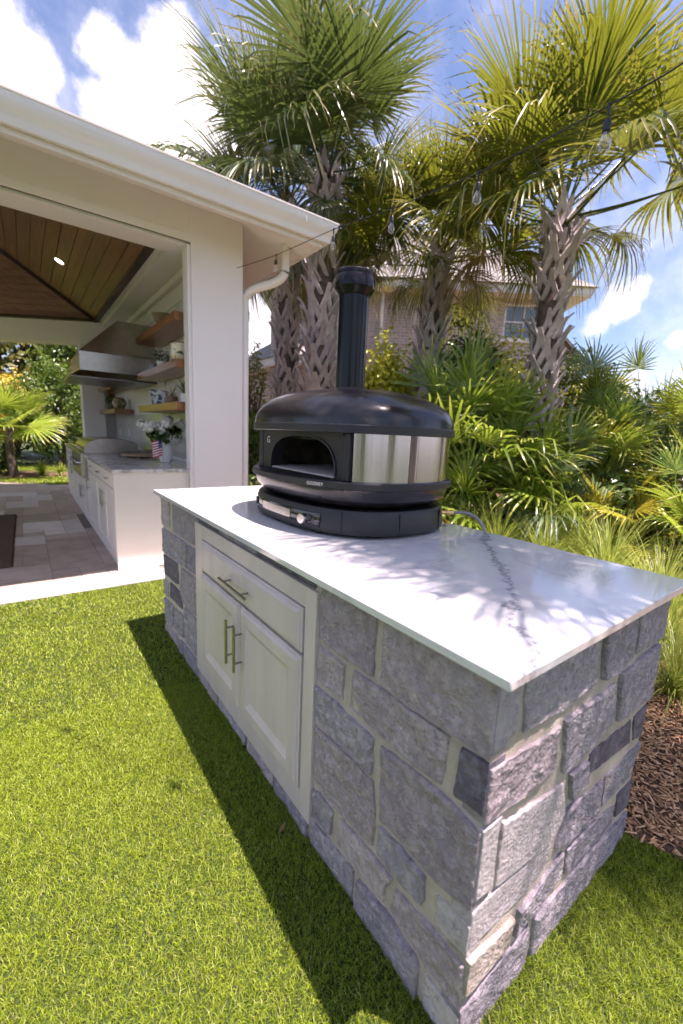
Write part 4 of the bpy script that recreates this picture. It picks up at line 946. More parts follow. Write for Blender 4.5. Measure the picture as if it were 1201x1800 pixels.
# counter top things
o = thing('serving_board', 'round pale wooden serving board on the kitchen counter', 'board', (.50, 5.30, ZC)); MB().lathe([(.17, 0), (.195, .006), (.20, .016), (.196, .021), (.001, .021)], (.50, 5.30, ZC + .012), 40).build('board', 'board', o, smooth=40)
for a in (.5, 2.6, 4.7): MB().lathe([(.018, 0), (.020, .0125)], (.50 + .13 * math.cos(a), 5.30 + .13 * math.sin(a), ZC), 12).build('foot', 'smoke', o)
o = pot('white_flower_vase', 'tall white vase of white hydrangeas on the kitchen counter', 'vase', (.608, 4.50, ZC), [(.045, 0), (.052, .003), (.070, .06), (.076, .12), (.070, .175), (.056, .205), (.060, .212), (.054, .212), (.050, .19), (.001, .18)], 'ceramic', seg=36, partname='vase')
foliage('leaves', o, (.608, 4.50, ZC), 'leaf_d', [dict(n=260, cen=(0, 0, .30), rad=(.19, .17, .10), size=.075)], 21)
rb = random.Random(4)
for k, (dx_, dz_) in enumerate([(-.27, .41), (-.22, .385), (-.14, .40), (-.07, .37), (.0, .44), (.03, .375), (.06, .47), (-.02, .40), (.17, .40), (.20, .43), (.13, .29), (.18, .25), (.22, .30), (.09, .27), (.24, .35)]):
    dy = rb.uniform(-.12, .10)
    h = foliage('bloom', o, (.608 + dx_ * .86, 4.50 + dy, ZC + dz_ - .02), 'petal', [dict(n=190, cen=(0, 0, 0), rad=(.056, .056, .052), size=.030, shell=.6, up=0., wide=.95)], 30 + k)
    MB().tube([(.608 + dx_ * .1, 4.50, ZC + .19), (.608 + dx_ * .5, 4.5 + dy * .5, ZC + .26), (.608 + dx_ * .86, 4.50 + dy, ZC + dz_ - .03)], .003, 5).build('stem', 'leaf_g', o)
flag('hand_flag', 'small striped flag on a stick leaning against the white vase', (.545, 4.36, ZC), (.545, 4.39, ZC + .26), .105, .17, (-.92, -.25, -.22), .012)
# rug
rg_ = thing('woven_rug', 'dark brown woven rug lying on the patio pavers', 'rug', (-1.6, 5.54, .015)); MB().box(-2.5, -.785, 4.23, 6.86, .0152, .026).build('rug_field', 'rug', rg_, bevel=.003)
fg = MB(); r5 = random.Random(1)
for k in range(120): yy = 4.24 + 2.6 * k / 119; fg.box(-.785, -.765 - r5.random() * .008, yy, yy + .009, .0155, .019)
tag(fg.build('fringe', 'rug', rg_), kind='stuff')

# ------------------------------------------------------------------ string lights
def string_light(name, label, pts, bulbs, parent_label=None):
    s = thing(name, label, 'string lights', (pts[0][0], pts[0][1], pts[0][2] - .3)); sp = smoothpts(pts, 10)
    MB().tube(sp, .0025, 6).build('cable', 'cord', s, smooth=60)
    for bp, tilt in bulbs:
        p = Vector(bp); q = p + Vector((tilt * .010, tilt * .006, -.040))
        MB().tube([p + Vector((0, 0, .006)), p + Vector((0, 0, -.004)), q], [.007, .006, .003], 8).build('drop_wire', 'cord', s)
        so2 = MB().lathe([(.004, .0), (.010, -.004), (.0125, -.012), (.0125, -.036), (.0105, -.038)], q, 14).build('socket', 'cord', s, smooth=40)
        bl = MB().lathe([(.009, -.036), (.011, -.045), (.0185, -.062), (.0205, -.075), (.0175, -.089), (.009, -.098), (.001, -.100)], q, 18, caps=False).build('bulb', 'bulb', s, smooth=60)
        MB().tube([q + Vector((-.004, 0, -.045)), q + Vector((-.005, 0, -.078)), q + Vector((0, 0, -.082)), q + Vector((.005, 0, -.078)), q + Vector((.004, 0, -.045))], .0008, 5).build('filament', 'brass', bl)
    return s
string_light('string_lights', 'black festoon cable with clear bulbs slung from the pavilion column past the eave', [(1.045, 3.60, 2.735), (1.186, 3.115, 2.744), (1.273, 2.412, 2.735), (1.285, 1.81, 2.66), (1.223, 1.135, 2.555), (.98, .448, 2.376), (.85, .10, 2.32), (.5, -.7, 2.3)],
             [((1.186, 3.115, 2.744), -.6), ((1.273, 2.412, 2.735), 0), ((1.285, 1.81, 2.66), 0), ((1.223, 1.135, 2.555), .3), ((.98, .448, 2.376), -.2)])
k_ = (SUN.x / SUN.z, SUN.y / SUN.z); hB = 3.25
bA = Vector((-.552 + k_[0] * (hB - .12), 1.61 + k_[1] * (hB - .12), hB)); bB = Vector((-.25 + k_[0] * (hB - .12), 1.066 + k_[1] * (hB - .12), hB)); dB = bB - bA
string_light('string_lights', 'second festoon cable overhead whose bulbs throw small shadows on the lawn', [bA - dB * 2.6 + Vector((0, 0, .1)), bA - dB, bA, bB, bB + dB, bB + dB * 4 + Vector((0, 0, .15))], [(bA - dB, 0), (bA, 0), (bB, 0), (bB + dB, 0)])

# ================================================================== house beyond the hedge
hs = thing('brick_house', 'two storey pale red brick house behind the palms', 'house', (8.5, 8.2, 0))
hu = Vector((.804, -.595, 0)); hn = Vector((-.595, -.804, 0)); HO = Vector((7.14, 8.59, 0)); up = Vector((0, 0, 1))
def hp3(u, d, z): return HO + hu * u - hn * d + up * z
def wall_panel(name, u0, u1, d, z0, z1, th, m, parent, holes=()):
    """wall facing the garden with rectangular openings cut as separate slabs"""
    us = sorted({u0, u1} | {h[0] for h in holes} | {h[1] for h in holes}); zs = sorted({z0, z1} | {h[2] for h in holes} | {h[3] for h in holes})
    mb = MB()
    for a, b in zip(us, us[1:]):
        for c, e in zip(zs, zs[1:]):
            if any(h[0] <= a and b <= h[1] and h[2] <= c and e <= h[3] for h in holes): continue
            mb.prism([hp3(a, d, c), hp3(b, d, c), hp3(b, d, e), hp3(a, d, e)], -hn * th)
    me = mb.mesh(name, m); planeUV(me, hu, up); return link(name, me, parent)
holes = [(3.22, 4.30, 3.98, 5.0 - .12), (-2.05, -1.10, 1.6, 2.9)]
wall_panel('wall', -2.9, 4.76, 0, 0, 5.0, .2, 'brick', hs, holes)
sd_ = MB(); sd_.prism([hp3(4.7595, .2, 0), hp3(4.7595, 8, 0), hp3(4.7595, 8, 5.0), hp3(4.7595, .2, 5.0)], -hu * .2); me = sd_.mesh('wall', 'brick'); planeUV(me, -hn, up); link('wall', me, hs)
sd_ = MB(); sd_.prism([hp3(-2.899, .2, 0), hp3(-2.899, 8, 0), hp3(-2.899, 8, 5.0), hp3(-2.899, .2, 5.0)], hu * .2); me = sd_.mesh('wall', 'brick'); planeUV(me, -hn, up); link('wall', me, hs)
for u0, u1, z0, z1 in holes:
    wi = MB()
    for a, b, c, e in [(u0, u1, z0, z0 + .06), (u0, u1, z1 - .06, z1), (u0, u0 + .06, z0 + .06, z1 - .06), (u1 - .06, u1, z0 + .06, z1 - .06), (u0 + .06, u1 - .06, (z0 + z1) / 2 - .02, (z0 + z1) / 2 + .02), ((u0 + u1) / 2 - .012, (u0 + u1) / 2 + .012, z0 + .06, z1 - .06)]:
        wi.prism([hp3(a, .06, c), hp3(b, .06, c), hp3(b, .06, e), hp3(a, .06, e)], -hn * .05)
    wo_ = wi.build('window', 'white', hs)
    gl = MB(); gl.prism([hp3(u0 + .05, .095, z0 + .05), hp3(u1 - .05, .095, z0 + .05), hp3(u1 - .05, .095, z1 - .05), hp3(u0 + .05, .095, z1 - .05)], -hn * .008); gl.build('pane', 'glass', wo_)
    si = MB(); si.prism([hp3(u0 - .05, -.05, z0 - .07), hp3(u1 + .05, -.05, z0 - .07), hp3(u1 + .05, -.05, z0 - .001), hp3(u0 - .05, -.05, z0 - .001)], -hn * .12); si.build('sill', 'white', wo_)
MB().tube([hp3(0, -.06, 0.02), hp3(0, -.06, 4.95)], .045, 8).build('downspout', 'gutter', hs, smooth=40)
ev = MB(); ev.prism([hp3(-3.3, -.45, 4.98), hp3(5.2, -.45, 4.98), hp3(5.2, 8.4, 4.98), hp3(-3.3, 8.4, 4.98)], up * .04); ev.build('soffit', 'white', hs)
fs = MB(); fs.prism([hp3(-3.32, -.47, 5.02), hp3(5.22, -.47, 5.02), hp3(5.22, 8.42, 5.02), hp3(-3.32, 8.42, 5.02)], up * .16); fs.build('fascia', 'gutter', hs)
rf = MB(); rf.add([hp3(-3.4, -.55, 5.181), hp3(5.3, -.55, 5.181), hp3(5.3, 8.5, 5.181), hp3(-3.4, 8.5, 5.181), hp3(-.2, 3.9, 8.2), hp3(2.2, 3.9, 8.2)], [(0, 1, 5, 4), (1, 2, 5), (2, 3, 4, 5), (3, 0, 4), (3, 2, 1, 0)])
me = rf.mesh('roof', 'shingle'); planeUV(me, hu, (up * .8 - hn * .6)); link('roof', me, hs)
# lower gable return at the right end
lo_ = MB(); lo_.prism([hp3(4.78, .5, 0), hp3(5.6, .5, 0), hp3(5.6, .5, 3.6), hp3(4.78, .5, 4.35)], -hn * 3); me = lo_.mesh('side_wing', 'brick'); planeUV(me, hu, up); link('side_wing', me, hs)
lo_ = MB(); lo_.prism([hp3(4.77, .3, 4.46), hp3(5.85, .3, 3.47), hp3(5.85, .3, 3.37), hp3(4.77, .3, 4.36)], -hn * 3.4); me = lo_.mesh('side_roof', 'shingle'); planeUV(me, hu, up); link('side_roof', me, hs)
# single-storey wing far left
wg = thing('brick_wing', 'low brick wing with hip roof seen beside the white column', 'house', (5.4, 12.2, 0))
wa, wb_ = Vector((5.19, 9.6, 0)), Vector((5.22, 13.1, 0)); wd = (wb_ - wa).normalized(); wnr = Vector((-1, 0, 0))
mb = MB(); mb.prism([wa + up * 0, wb_, wb_ + up * 3.0, wa + up * 3.0], (4, 0, 0)); me = mb.mesh('wall', 'brick'); planeUV(me, wd, up); link('wall', me, wg)
mb = MB(); mb.box(4.75, 9.3, 9.2, 13.45, 3.0, 3.03); mb.build('soffit', 'white', wg); mb = MB(); mb.box(4.73, 9.32, 9.18, 13.47, 3.031, 3.21); mb.build('fascia', 'gutter', wg)
mb = MB(); mb.add([(4.68, 9.13, 3.211), (9.37, 9.13, 3.211), (9.37, 13.52, 3.211), (4.68, 13.52, 3.211), (6.9, 11.0, 4.75), (6.9, 11.6, 4.75)], [(1, 0, 4), (2, 1, 4, 5), (3, 2, 5), (0, 3, 5, 4), (0, 1, 2, 3)]); me = mb.mesh('roof', 'shingle'); planeUV(me, Vector((0, 1, 0)), Vector((.55, 0, .83))); link('roof', me, wg)
# iron fence between garden and wing
fe = thing('iron_fence', 'black iron picket fence seen between column and oven', 'fence', (3.1, 8.4, 0))
fa, fb = Vector((2.3, 8.6, 0)), Vector((4.3, 7.7, 0)); fdv = (fb - fa); fl_n = 18
for z in (.25, 1.05): MB().tube([fa + up * z, fb + up * z], .016, 4).build('rail', 'iron', fe)
pk = None
for k in range(fl_n):
    p = fa + fdv * (k / (fl_n - 1))
    if pk is None: pk = MB().tube([(0, 0, .02), (0, 0, 1.2), (0, 0, 1.26)], [.009, .009, .001], 5).mesh('picket', 'iron')
    child('picket', pk, fe, Matrix.Translation(p - wloc(fe)))

# ================================================================== vegetation
def fan_mesh(name, R, Lp, n, spread, droop, seed, m, wmax=.020, cup=.22, curve=.25, joined=.30, pet=.012, seg=6):
    """a fan palm leaf: petiole along +X, leaflets fanned out, tips drooping; V-folded leaflets"""
    rg = np.random.default_rng(seed); V, T, A, S = [], [], [], []
    for i in range(n):
        a = -spread + 2 * spread * i / (n - 1) + rg.normal() * .015; l = R * (.70 + .30 * math.cos(a * .8)) * rg.uniform(.90, 1.08)
        d = np.array([math.cos(a), math.sin(a), 0]); sd = np.array([-d[1], d[0], 0]); tb = rg.uniform(0, 1); dr = droop * rg.uniform(.45, 1.4)
        b0 = np.array([Lp + .10 * R * max(0, math.cos(a)), 0, 0]); o = len(V); tw = rg.normal() * .25
        brk = rg.uniform(.55, .85) if rg.uniform() < .35 else 2
        for k in range(seg + 1):
            s = k / seg
            p = b0 + d * l * s * (1 - .12 * dr * s * s); p = p + np.array([0, 0, 1.]) * (cup * abs(math.sin(a)) * l * s * .6 - curve * l * (s * max(0, math.cos(a))) ** 2 - dr * l * .55 * max(0, s - joined) ** 1.6)
            if s > brk: p = p - np.array([0, 0, 1.]) * (s - brk) * l * .9 - d * (s - brk) * l * .5
            w = wmax * R * min(1, .18 + s * 2.4) * (1 - max(0, (s - .45) / .55) ** 1.3) + (0.0008 if k < seg else 0)
            q = sd * w * math.cos(tw * s) + np.array([0, 0, 1.]) * w * math.sin(tw * s)
            V += [p - q, p - np.array([0, 0, w * .45]), p + q]; A += [tb] * 3; S += [s] * 3
        for k in range(seg):
            q = o + 3 * k; T += [(q, q + 1, q + 4), (q, q + 4, q + 3), (q + 1, q + 2, q + 5), (q + 1, q + 5, q + 4)]
    o = len(V)
    for k in range(7):
        s = k / 6; w = pet * (1.5 - .7 * s); p = np.array([(Lp + .25 * R * 0) * s, 0, -.02 * math.sin(s * 3.1)])
        V += [p + (0, -w, .3 * w), p + (0, w, .3 * w), p + (0, 0, -w)]; A += [.5] * 3; S += [.0] * 3
    for k in range(6):
        q = o + 3 * k
        for i in range(3): j = (i + 1) % 3; T += [(q + i, q + j, q + 3 + j), (q + i, q + 3 + j, q + 3 + i)]
    return npmesh(name, np.array(V), np.array(T), m, {'tint': A, 'along': S})
def boot_mesh():
    """split leaf base: two strap legs joining upward into a cut stub"""
    mb = MB()
    for sgn in (-1, 1):
        path = [(.000, sgn * .105, .0, .030), (.020, sgn * .078, .07, .040), (.044, sgn * .044, .15, .042), (.072, sgn * .016, .235, .036), (.112, sgn * .006, .325, .030), (.150, sgn * .002, .385, .024)]
        rings = []
        for x_, y_, z_, w_ in path: rings.append([(x_ - .010, y_ - w_, z_), (x_ + .010, y_ - w_ * .8, z_ - .004), (x_ + .014, y_ + w_ * .8, z_ - .004), (x_ - .010, y_ + w_, z_)])
        mb.loft(rings, True, True, True)
    return mb.mesh('boot', 'boot')
BOOT = boot_mesh()
def fronds(kind, m):
    P = dict(sabal=[(1.08, .80, 58, 1.75, .22, .03), (1.15, .95, 58, 1.9, .50, .14), (1.10, 1.0, 56, 1.85, .9, .34), (1.0, .9, 50, 1.65, 1.4, .65)])[kind]
    return [fan_mesh('frond', R, Lp, n, sp, dr, 11 + k, m, .0120, .34, cv) for k, (R, Lp, n, sp, dr, cv) in enumerate(P)]
FR_G, FR_O, FR_D = fronds('sabal', 'frond_g'), fronds('sabal', 'frond_o'), fronds('sabal', 'frond_d')[2:]
def palm(label, base, top_, r0, nf, fr, seed, scale=1., dead=3, lo=-58, bend=(0, 0), grp='tall palms in the planting bed'):
    rg = random.Random(seed); base, top_ = Vector(base), Vector(top_)
    p = thing('palm_tree', label, 'palm tree', base, grp); H = (top_ - base).length
    mid = base.lerp(top_, .5) + Vector((bend[0], bend[1], 0))
    def axis(t): return base * (1 - t) ** 2 + mid * 2 * t * (1 - t) + top_ * t * t
    pts = [axis(k / 14) for k in range(15)]
    MB().tube([q - wloc(p) * 0 for q in pts], [r0 * (1.25 if k == 0 else 1.0 - .10 * k / 14) for k in range(15)], 16).build('trunk', 'trunk', p, smooth=60)
    nr = int(H / .145); k = 0
    for i in range(nr):
        t = i / nr
        for j in range(5):
            if rg.random() < .10: continue
            a = 2 * math.pi * (j / 5 + (i % 2) * .1) + i * .13 + rg.uniform(-.22, .22)
            c = axis(t); d = (axis(min(1, t + .02)) - axis(max(0, t - .02))).normalized()
            x_ = Vector((math.cos(a), math.sin(a), 0)); x_ = (x_ - d * x_.dot(d)).normalized(); y_ = d.cross(x_)
            sc_ = rg.uniform(.8, 1.12) * (r0 / .16)
            lean = rg.uniform(-.16, .20)
            mt = Matrix((x_, y_, d)).transposed().to_4x4() @ Matrix.Rotation(lean, 4, 'Y') @ Matrix.Diagonal((sc_, sc_ * rg.uniform(.85, 1.1), sc_ * rg.uniform(.8, 1.1), 1))
            mt.translation = c + x_ * r0 * .88 - base + d * rg.uniform(-.06, .06)
            child('boot', BOOT, p, mt)
    for i in range(nf):
        f = (i + .5) / nf; az = i * 2.39996 + rg.uniform(-.25, .25); el = R_(84 - (84 - lo) * f ** 1.0 + rg.uniform(-7, 7))
        x_ = Vector((math.cos(az) * math.cos(el), math.sin(az) * math.cos(el), math.sin(el)))
        me = fr[min(3, max(0, int(f * 3.6 + rg.uniform(-.4, .4))))]
        if i >= nf - dead: me = FR_D[i % 2]
        m4 = qmat(x_, (0, 0, 1) if abs(x_.z) < .97 else (math.cos(az), math.sin(az), 0)) @ Matrix.Rotation(rg.uniform(-.5, .5), 4, 'X')
        s_ = scale * rg.uniform(.85, 1.12) * (.8 if f > .85 else 1)
        m4 = m4 @ Matrix.Diagonal((s_, s_, s_, 1)); m4.translation = top_ - base + Vector((0, 0, rg.uniform(-.22, .08))) + x_ * r0 * .5
        child('frond', me, p, m4)
    return p
palm('tall olive fronded palm with criss-cross trunk, nearest to the marble counter on the right', (4.52, 2.54, 0), (5.23, 2.95, 4.25), .155, 28, FR_O, 3, 1.14, 1, -14, (-.05, -.05))
palm('shorter palm standing between the oven flue and the large right palm', (4.40, 4.43, 0), (5.05, 4.83, 4.20), .155, 29, FR_O, 8, .98, 1, -34)
palm('tall palm right of the eave corner with pale shaggy hanging leaf tips', (2.95, 5.05, 0), (3.40, 5.79, 5.20), .18, 31, FR_G, 21, 1.10, 1, -45)
palm('tall palm behind the downspout, leftmost of the tall palms', (3.12, 6.3, 0), (3.38, 6.95, 5.15), .155, 30, FR_G, 34, 1.20, 1, -40)
# one more stands beside the island, just out of the picture, and shades its right half
palm('palm standing beside the island outside the picture, shading the marble', (2.3, -1.7, 0), (1.76, -.27, 4.3), .12, 44, FR_O, 55, .58, 0, -30)

# fan palms of the under-storey
SM = {}
for nm, m in [('g', 'frond_l'), ('y', 'frond_y'), ('b', 'frond_b'), ('o', 'frond_o')]:
    SM[nm] = [fan_mesh('leaf', .62, .65, 26, 1.8, dr, 61 + k, m, .021, .30, cv, .30, .008, 5) for k, (dr, cv) in enumerate([(.25, .04), (.7, .25), (1.2, .5)])]
LADY = [fan_mesh('leaf', .70, .50, 13, 1.35, dr, 71 + k, 'frond_l', .027, .25, cv, .22, .007, 6) for k, (dr, cv) in enumerate([(.3, .05), (.9, .35), (1.5, .6)])]
def clump(name, label, base, n, meshes, seed, h=.6, rad=.25, scale=1., lo=0, hi=85, group=None, mixm=None, cat='shrub', partn='leaf', az0=None):
    rg = random.Random(seed); p = thing(name, label, cat, base, group)
    for i in range(n):
        f = (i + .5) / n; az = i * 2.39996 + rg.uniform(-.3, .3) if az0 is None else rg.uniform(*az0); el = R_(hi - (hi - lo) * f + rg.uniform(-8, 8))
        x_ = Vector((math.cos(az) * math.cos(el), math.sin(az) * math.cos(el), math.sin(el)))
        src = mixm if (mixm and rg.random() < .25) else meshes
        me = src[min(len(src) - 1, max(0, int(f * len(src) + rg.uniform(-.5, .5))))]
        s_ = scale * rg.uniform(.75, 1.15); m4 = qmat(x_, (0, 0, 1) if abs(x_.z) < .97 else (math.cos(az), math.sin(az), 0)) @ Matrix.Rotation(rg.uniform(-.7, .7), 4, 'X') @ Matrix.Diagonal((s_, s_, s_, 1))
        m4.translation = Vector((rg.uniform(-rad, rad), rg.uniform(-rad, rad), h * rg.uniform(.15, 1.0) * (1 - f * .55)))
        child(partn, me, p, m4)
    return p
clump('lady_palm', 'large strap leaved green palm clump right behind the oven', (3.75, 2.98, 0), 120, LADY, 5, 1.6, .40, 1.0, -45, 85)
clump('lady_palm', 'strap leaved palm clump in front of the big trunk', (4.25, 2.15, 0), 50, LADY, 6, 1.1, .28, .8, -30, 85)
clump('fan_palm_shrub', 'blue green fan palm low beside the big trunk', (4.35, 1.98, 0), 14, SM['b'], 12, 1.0, .15, .75, 5, 85)
clump('fan_palm_shrub', 'yellowing fan palm near the right edge, above the grasses', (4.35, 1.38, 0), 13, SM['y'], 13, .75, .18, .62, 0, 75)
clump('fan_palm_shrub', 'bright green fan palm in the middle of the right hand thicket', (4.95, 1.80, 0), 34, SM['g'], 14, 1.5, .3, .72, -10, 85, mixm=SM['o'])
clump('fan_palm_shrub', 'green fan palm cut by the right edge of the picture', (4.95, 1.0, 0), 34, SM['o'], 15, 1.5, .3, .72, -10, 85, mixm=SM['g'])
clump('fan_palm_shrub', 'tall spiky fan palm rising against the sky at right', (6.35, 2.30, 0), 30, SM['b'], 16, 2.2, .25, .85, 0, 88, mixm=SM['g'])
clump('fan_palm_shrub', 'olive fan palm behind the blue green one', (5.25, 2.35, 0), 32, SM['o'], 17, 1.7, .3, .72, -10, 85, mixm=SM['g'])
clump('fan_palm_shrub', 'fan palm at the far right, against the sky', (6.4, 1.45, 0), 28, SM['o'], 18, 1.9, .25, .8, -5, 85, mixm=SM['g'])
clump('fan_palm_shrub', 'low fan palm between grasses and thicket at the right edge', (4.35, .72, 0), 20, SM['g'], 19, .9, .22, .7, -5, 80)

# grasses
GT = [strap_tuft(460, .66, 1.15, .0026, 80 + k, 'muhly', droop=.95, seg=6) for k in range(3)]
gl_ = ['fine ornamental grass tuft between the oven and the big palm', 'fine ornamental grass tuft right behind the middle of the marble top', 'fine ornamental grass tuft at the right corner of the marble', 'fine grass tuft overhanging the mulch below the marble corner', 'fine grass tuft left of the gas hose', 'fine grass tuft farthest back, under the fan palms', 'fine grass tuft just right of the hose', 'fine grass tuft at the right edge behind the counter corner']
for k, (x_, y_, s_) in enumerate([(3.15, 2.02, 1.25), (3.35, 1.08, 1.35), (2.60, .42, 1.0), (2.05, .22, .8), (3.1, 2.45, 1.1), (3.75, 1.5, 1.2), (3.25, 1.58, 1.2), (3.1, .62, 1.15)]):
    o = link('ornamental_grass', GT[k % 3], None, (x_, y_, .01)); o.rotation_euler.z = k * 1.3; o.scale = (s_, s_, s_); tag(o, gl_[k], 'grass tuft', 'grass tufts behind the island')

# leafy shrubs and trees
def shrub(name, label, base, h, rad, m, n, size, seed, cat='shrub', trunk=.05, clumps=60, group=None, stems=3, lift=.5):
    o = thing(name, label, cat, base, group); b_ = Vector(base)
    foliage('crown' if cat == 'tree' else 'foliage', o, base, m, [dict(n=n, cen=(0, 0, h * lift + .02), rad=(rad, rad, h * (1 - lift)), size=size, clumps=clumps, shell=.5)], seed)
    rg = random.Random(seed); st = MB()
    for k in range(stems):
        a = rg.uniform(0, 6.28); e_ = b_ + Vector((math.cos(a) * rad * .45, math.sin(a) * rad * .45, h * .72)); mdl = b_.lerp(e_, .5) + Vector((0, 0, h * .1)); st.tube([b_, mdl, e_], [trunk, trunk * .7, trunk * .25], 7)
        for q in range(3):
            a2 = rg.uniform(0, 6.28); st.tube([mdl, mdl + Vector((math.cos(a2) * rad * .5, math.sin(a2) * rad * .5, h * .22))], [trunk * .45, trunk * .12], 5)
    st.build('trunk' if cat == 'tree' else 'stem', 'bark', o, smooth=60); return o
shrub('lime_shrub', 'bright lime yellow shrub right behind the flue', (3.52, 4.25, 0), 2.75, .55, 'leaf_y', 9000, .075, 41, clumps=90, lift=.55)
shrub('lime_shrub', 'lime yellow shrub between the middle palm and the house', (5.6, 4.9, 0), 3.2, .9, 'leaf_y', 7000, .075, 42, clumps=80, lift=.55)
shrub('dark_evergreen', 'dark green bushy shrub right of the middle palm', (5.25, 4.25, 0), 3.3, .70, 'leaf_d', 5000, .075, 43, lift=.55)
shrub('hedge_shrub', 'sunlit yellow green shrub left of the big trunk', (6.0, 4.0, 0), 3.2, .85, 'leaf_y', 5000, .08, 44, lift=.55)
shrub('hedge_shrub', 'glossy green shrub right of the big trunk', (6.35, 3.00, 0), 3.1, .85, 'leaf_g', 5000, .08, 45, lift=.55)
shrub('lime_shrub', 'sunlit yellow green shrub right of the big palm, against the sky', (7.2, 3.0, 0), 3.05, .75, 'leaf_y', 3000, .085, 46)
shrub('brown_shrub', 'brownish feathery shrub at the right edge of the picture', (6.9, 1.25, 0), 2.5, .9, 'leaf_m', 3600, .08, 47)
shrub('hedge_shrub', 'dark leafy shrub filling the thicket behind the fan palms', (5.7, 1.9, 0), 2.2, .9, 'leaf_d', 4200, .085, 48)
shrub('hedge_shrub', 'glossy shrub behind the strap leaved palm', (4.6, 3.5, 0), 2.3, .85, 'leaf_g', 5000, .085, 49)
shrub('dark_evergreen', 'dark shrub in shade behind the grasses', (4.9, 1.2, 0), 1.3, .8, 'leaf_d', 3000, .085, 50)
shrub('slim_shrub', 'slim yellow green shrub between the column and the leftmost palm', (3.35, 8.3, 0), 3.3, .55, 'leaf_m', 2600, .085, 51)
shrub('hedge_shrub', 'leafy green shrub low beside the white column', (2.35, 6.6, 0), 1.9, .55, 'leaf_g', 3000, .075, 52)
shrub('hedge_shrub', 'dark green shrub in front of the iron fence', (2.55, 7.6, 0), 1.05, .5, 'leaf_d', 2200, .07, 53)
shrub('low_shrub', 'low bright green shrub right at the foot of the column', (1.75, 5.0, 0), .75, .35, 'leaf_g', 1500, .06, 54)
shrub('hedge_shrub', 'shrub behind the oven dome, left of the lime shrub', (3.7, 6.6, 0), 1.9, .7, 'leaf_g', 3000, .08, 56)
# garden beyond the pavilion
shrub('magnolia_tree', 'large magnolia tree with bronze green leaves beyond the pavilion', (-.9, 18.6, 0), 8.6, 3.4, 'leaf_m', 15000, .24, 60, 'tree', .12, 150, None, 3, .48)
shrub('magnolia_tree', 'magnolia tree filling the left of the far garden', (-4.0, 17.5, 0), 8.0, 3.2, 'leaf_m', 9000, .24, 61, 'tree', .12, 110, None, 3, .48)
shrub('background_tree', 'light green tree seen past the far column', (1.9, 17.2, 0), 7.5, 2.7, 'leaf_g', 9000, .20, 62, 'tree', .12, 110, None, 3, .48)
shrub('golden_shrub', 'golden yellow shrub in the far garden', (-1.5, 15.4, 0), 3.2, 1.3, 'leaf_o', 6500, .11, 63, 'shrub', .05, 90)
shrub('hedge_shrub', 'mid green shrub in the far garden right of the golden one', (.25, 14.9, 0), 3.3, 1.35, 'leaf_g', 8500, .11, 64, 'shrub', .05, 110)
shrub('hedge_shrub', 'leafy green shrub behind the grill', (1.35, 13.6, 0), 2.7, 1.0, 'leaf_g', 4000, .10, 65)
shrub('dark_evergreen', 'dark shrub at the far edge of the back lawn', (-2.6, 15.6, 0), 2.0, 1.2, 'leaf_d', 3200, .11, 66)
wp = clump('windmill_palm', 'small fan palm with thin brown trunk beyond the patio', (-.86, 11.95, 0), 22, [fan_mesh('leaf', .72, .55, 30, 2.2, dr, 91 + k, 'frond_l', .026, .2, cv, .4, .008, 5) for k, (dr, cv) in enumerate([(.1, .0), (.3, .1), (.6, .3)])], 23, .25, .06, 1.0, -25, 80, None, None, 'palm tree', 'frond')
for ch in wp.children: ch.location.z += 1.05
MB().tube([(-.86, 11.95, 0), (-.90, 11.95, .6), (-.85, 11.95, 1.2)], [.10, .085, .075], 10).build('trunk', 'bark', wp, smooth=50)
LT = [strap_tuft(60, .42, 1.1, .016, 95 + k, 'frond_l', droop=.9) for k in range(2)]
ll = ['strappy lily clump left of the small palm trunk', 'strappy lily clump right of the small palm trunk', 'strappy lily clump at the bed end nearest the grill', 'strappy lily clump at the left edge of the far bed']
for k, (x_, y_, s_) in enumerate([(-1.25, 12.0, 1.1), (-.35, 11.95, 1.0), (.02, 11.95, .9), (-1.7, 11.95, 1.2)]):
    o = link('lily_clump', LT[k % 2], None, (x_, y_, .01)); o.scale = (s_, s_, s_); o.rotation_euler.z = k; tag(o, ll[k], 'plant', 'lily clumps in the far bed')
shrub('low_shrub', 'rounded dark green shrub under the small palm', (-1.15, 12.35, 0), .85, .45, 'leaf_d', 1500, .08, 68)
# trees closing the garden; the two camera-side ones added to darken oven reflections and fill
for k, (x_, y_, h_, r_, m_, lb_) in enumerate([(-9.5, -9, 6.5, 2.6, 'leaf_g', 'broad tree added behind the camera, left, for dark reflections in the oven'), (1.5, -12.5, 6.5, 2.6, 'leaf_g', 'green tree added behind the camera, right, for dark reflections in the oven'), (-6.5, 20, 8, 3, 'leaf_g', 'broad green tree at the far left of the garden'), (-9, 14, 7, 3, 'leaf_m', 'tree left of the pavilion, out of the picture'), (9.5, -1.5, 6, 2.5, 'leaf_g', 'tree beyond the right edge of the picture')]):
    shrub('background_tree', lb_, (x_, y_, 0), h_, r_, m_, 4500, .22, 70 + k, 'tree', .15, 70, None, 4, .52)

lf = MB(); lf.loft([[(-.045 + .09 * k / 6, .012 * math.sin(math.pi * k / 6) * e, .022 + .006 * math.sin(k * 1.3) + .004 * abs(e)) for k in range(7)] for e in (-1, 0, 1)], False, False, False)
lfo = lf.build('dry_leaf', 'frond_d', smooth=60); lfo.scale = (.6, .6, .6); lfo.location = (-.02, .70, .012); lfo.rotation_euler = (.2, .1, .6); tag(lfo, 'curled brown dry leaf on the turf at the foot of the stone', 'leaf')
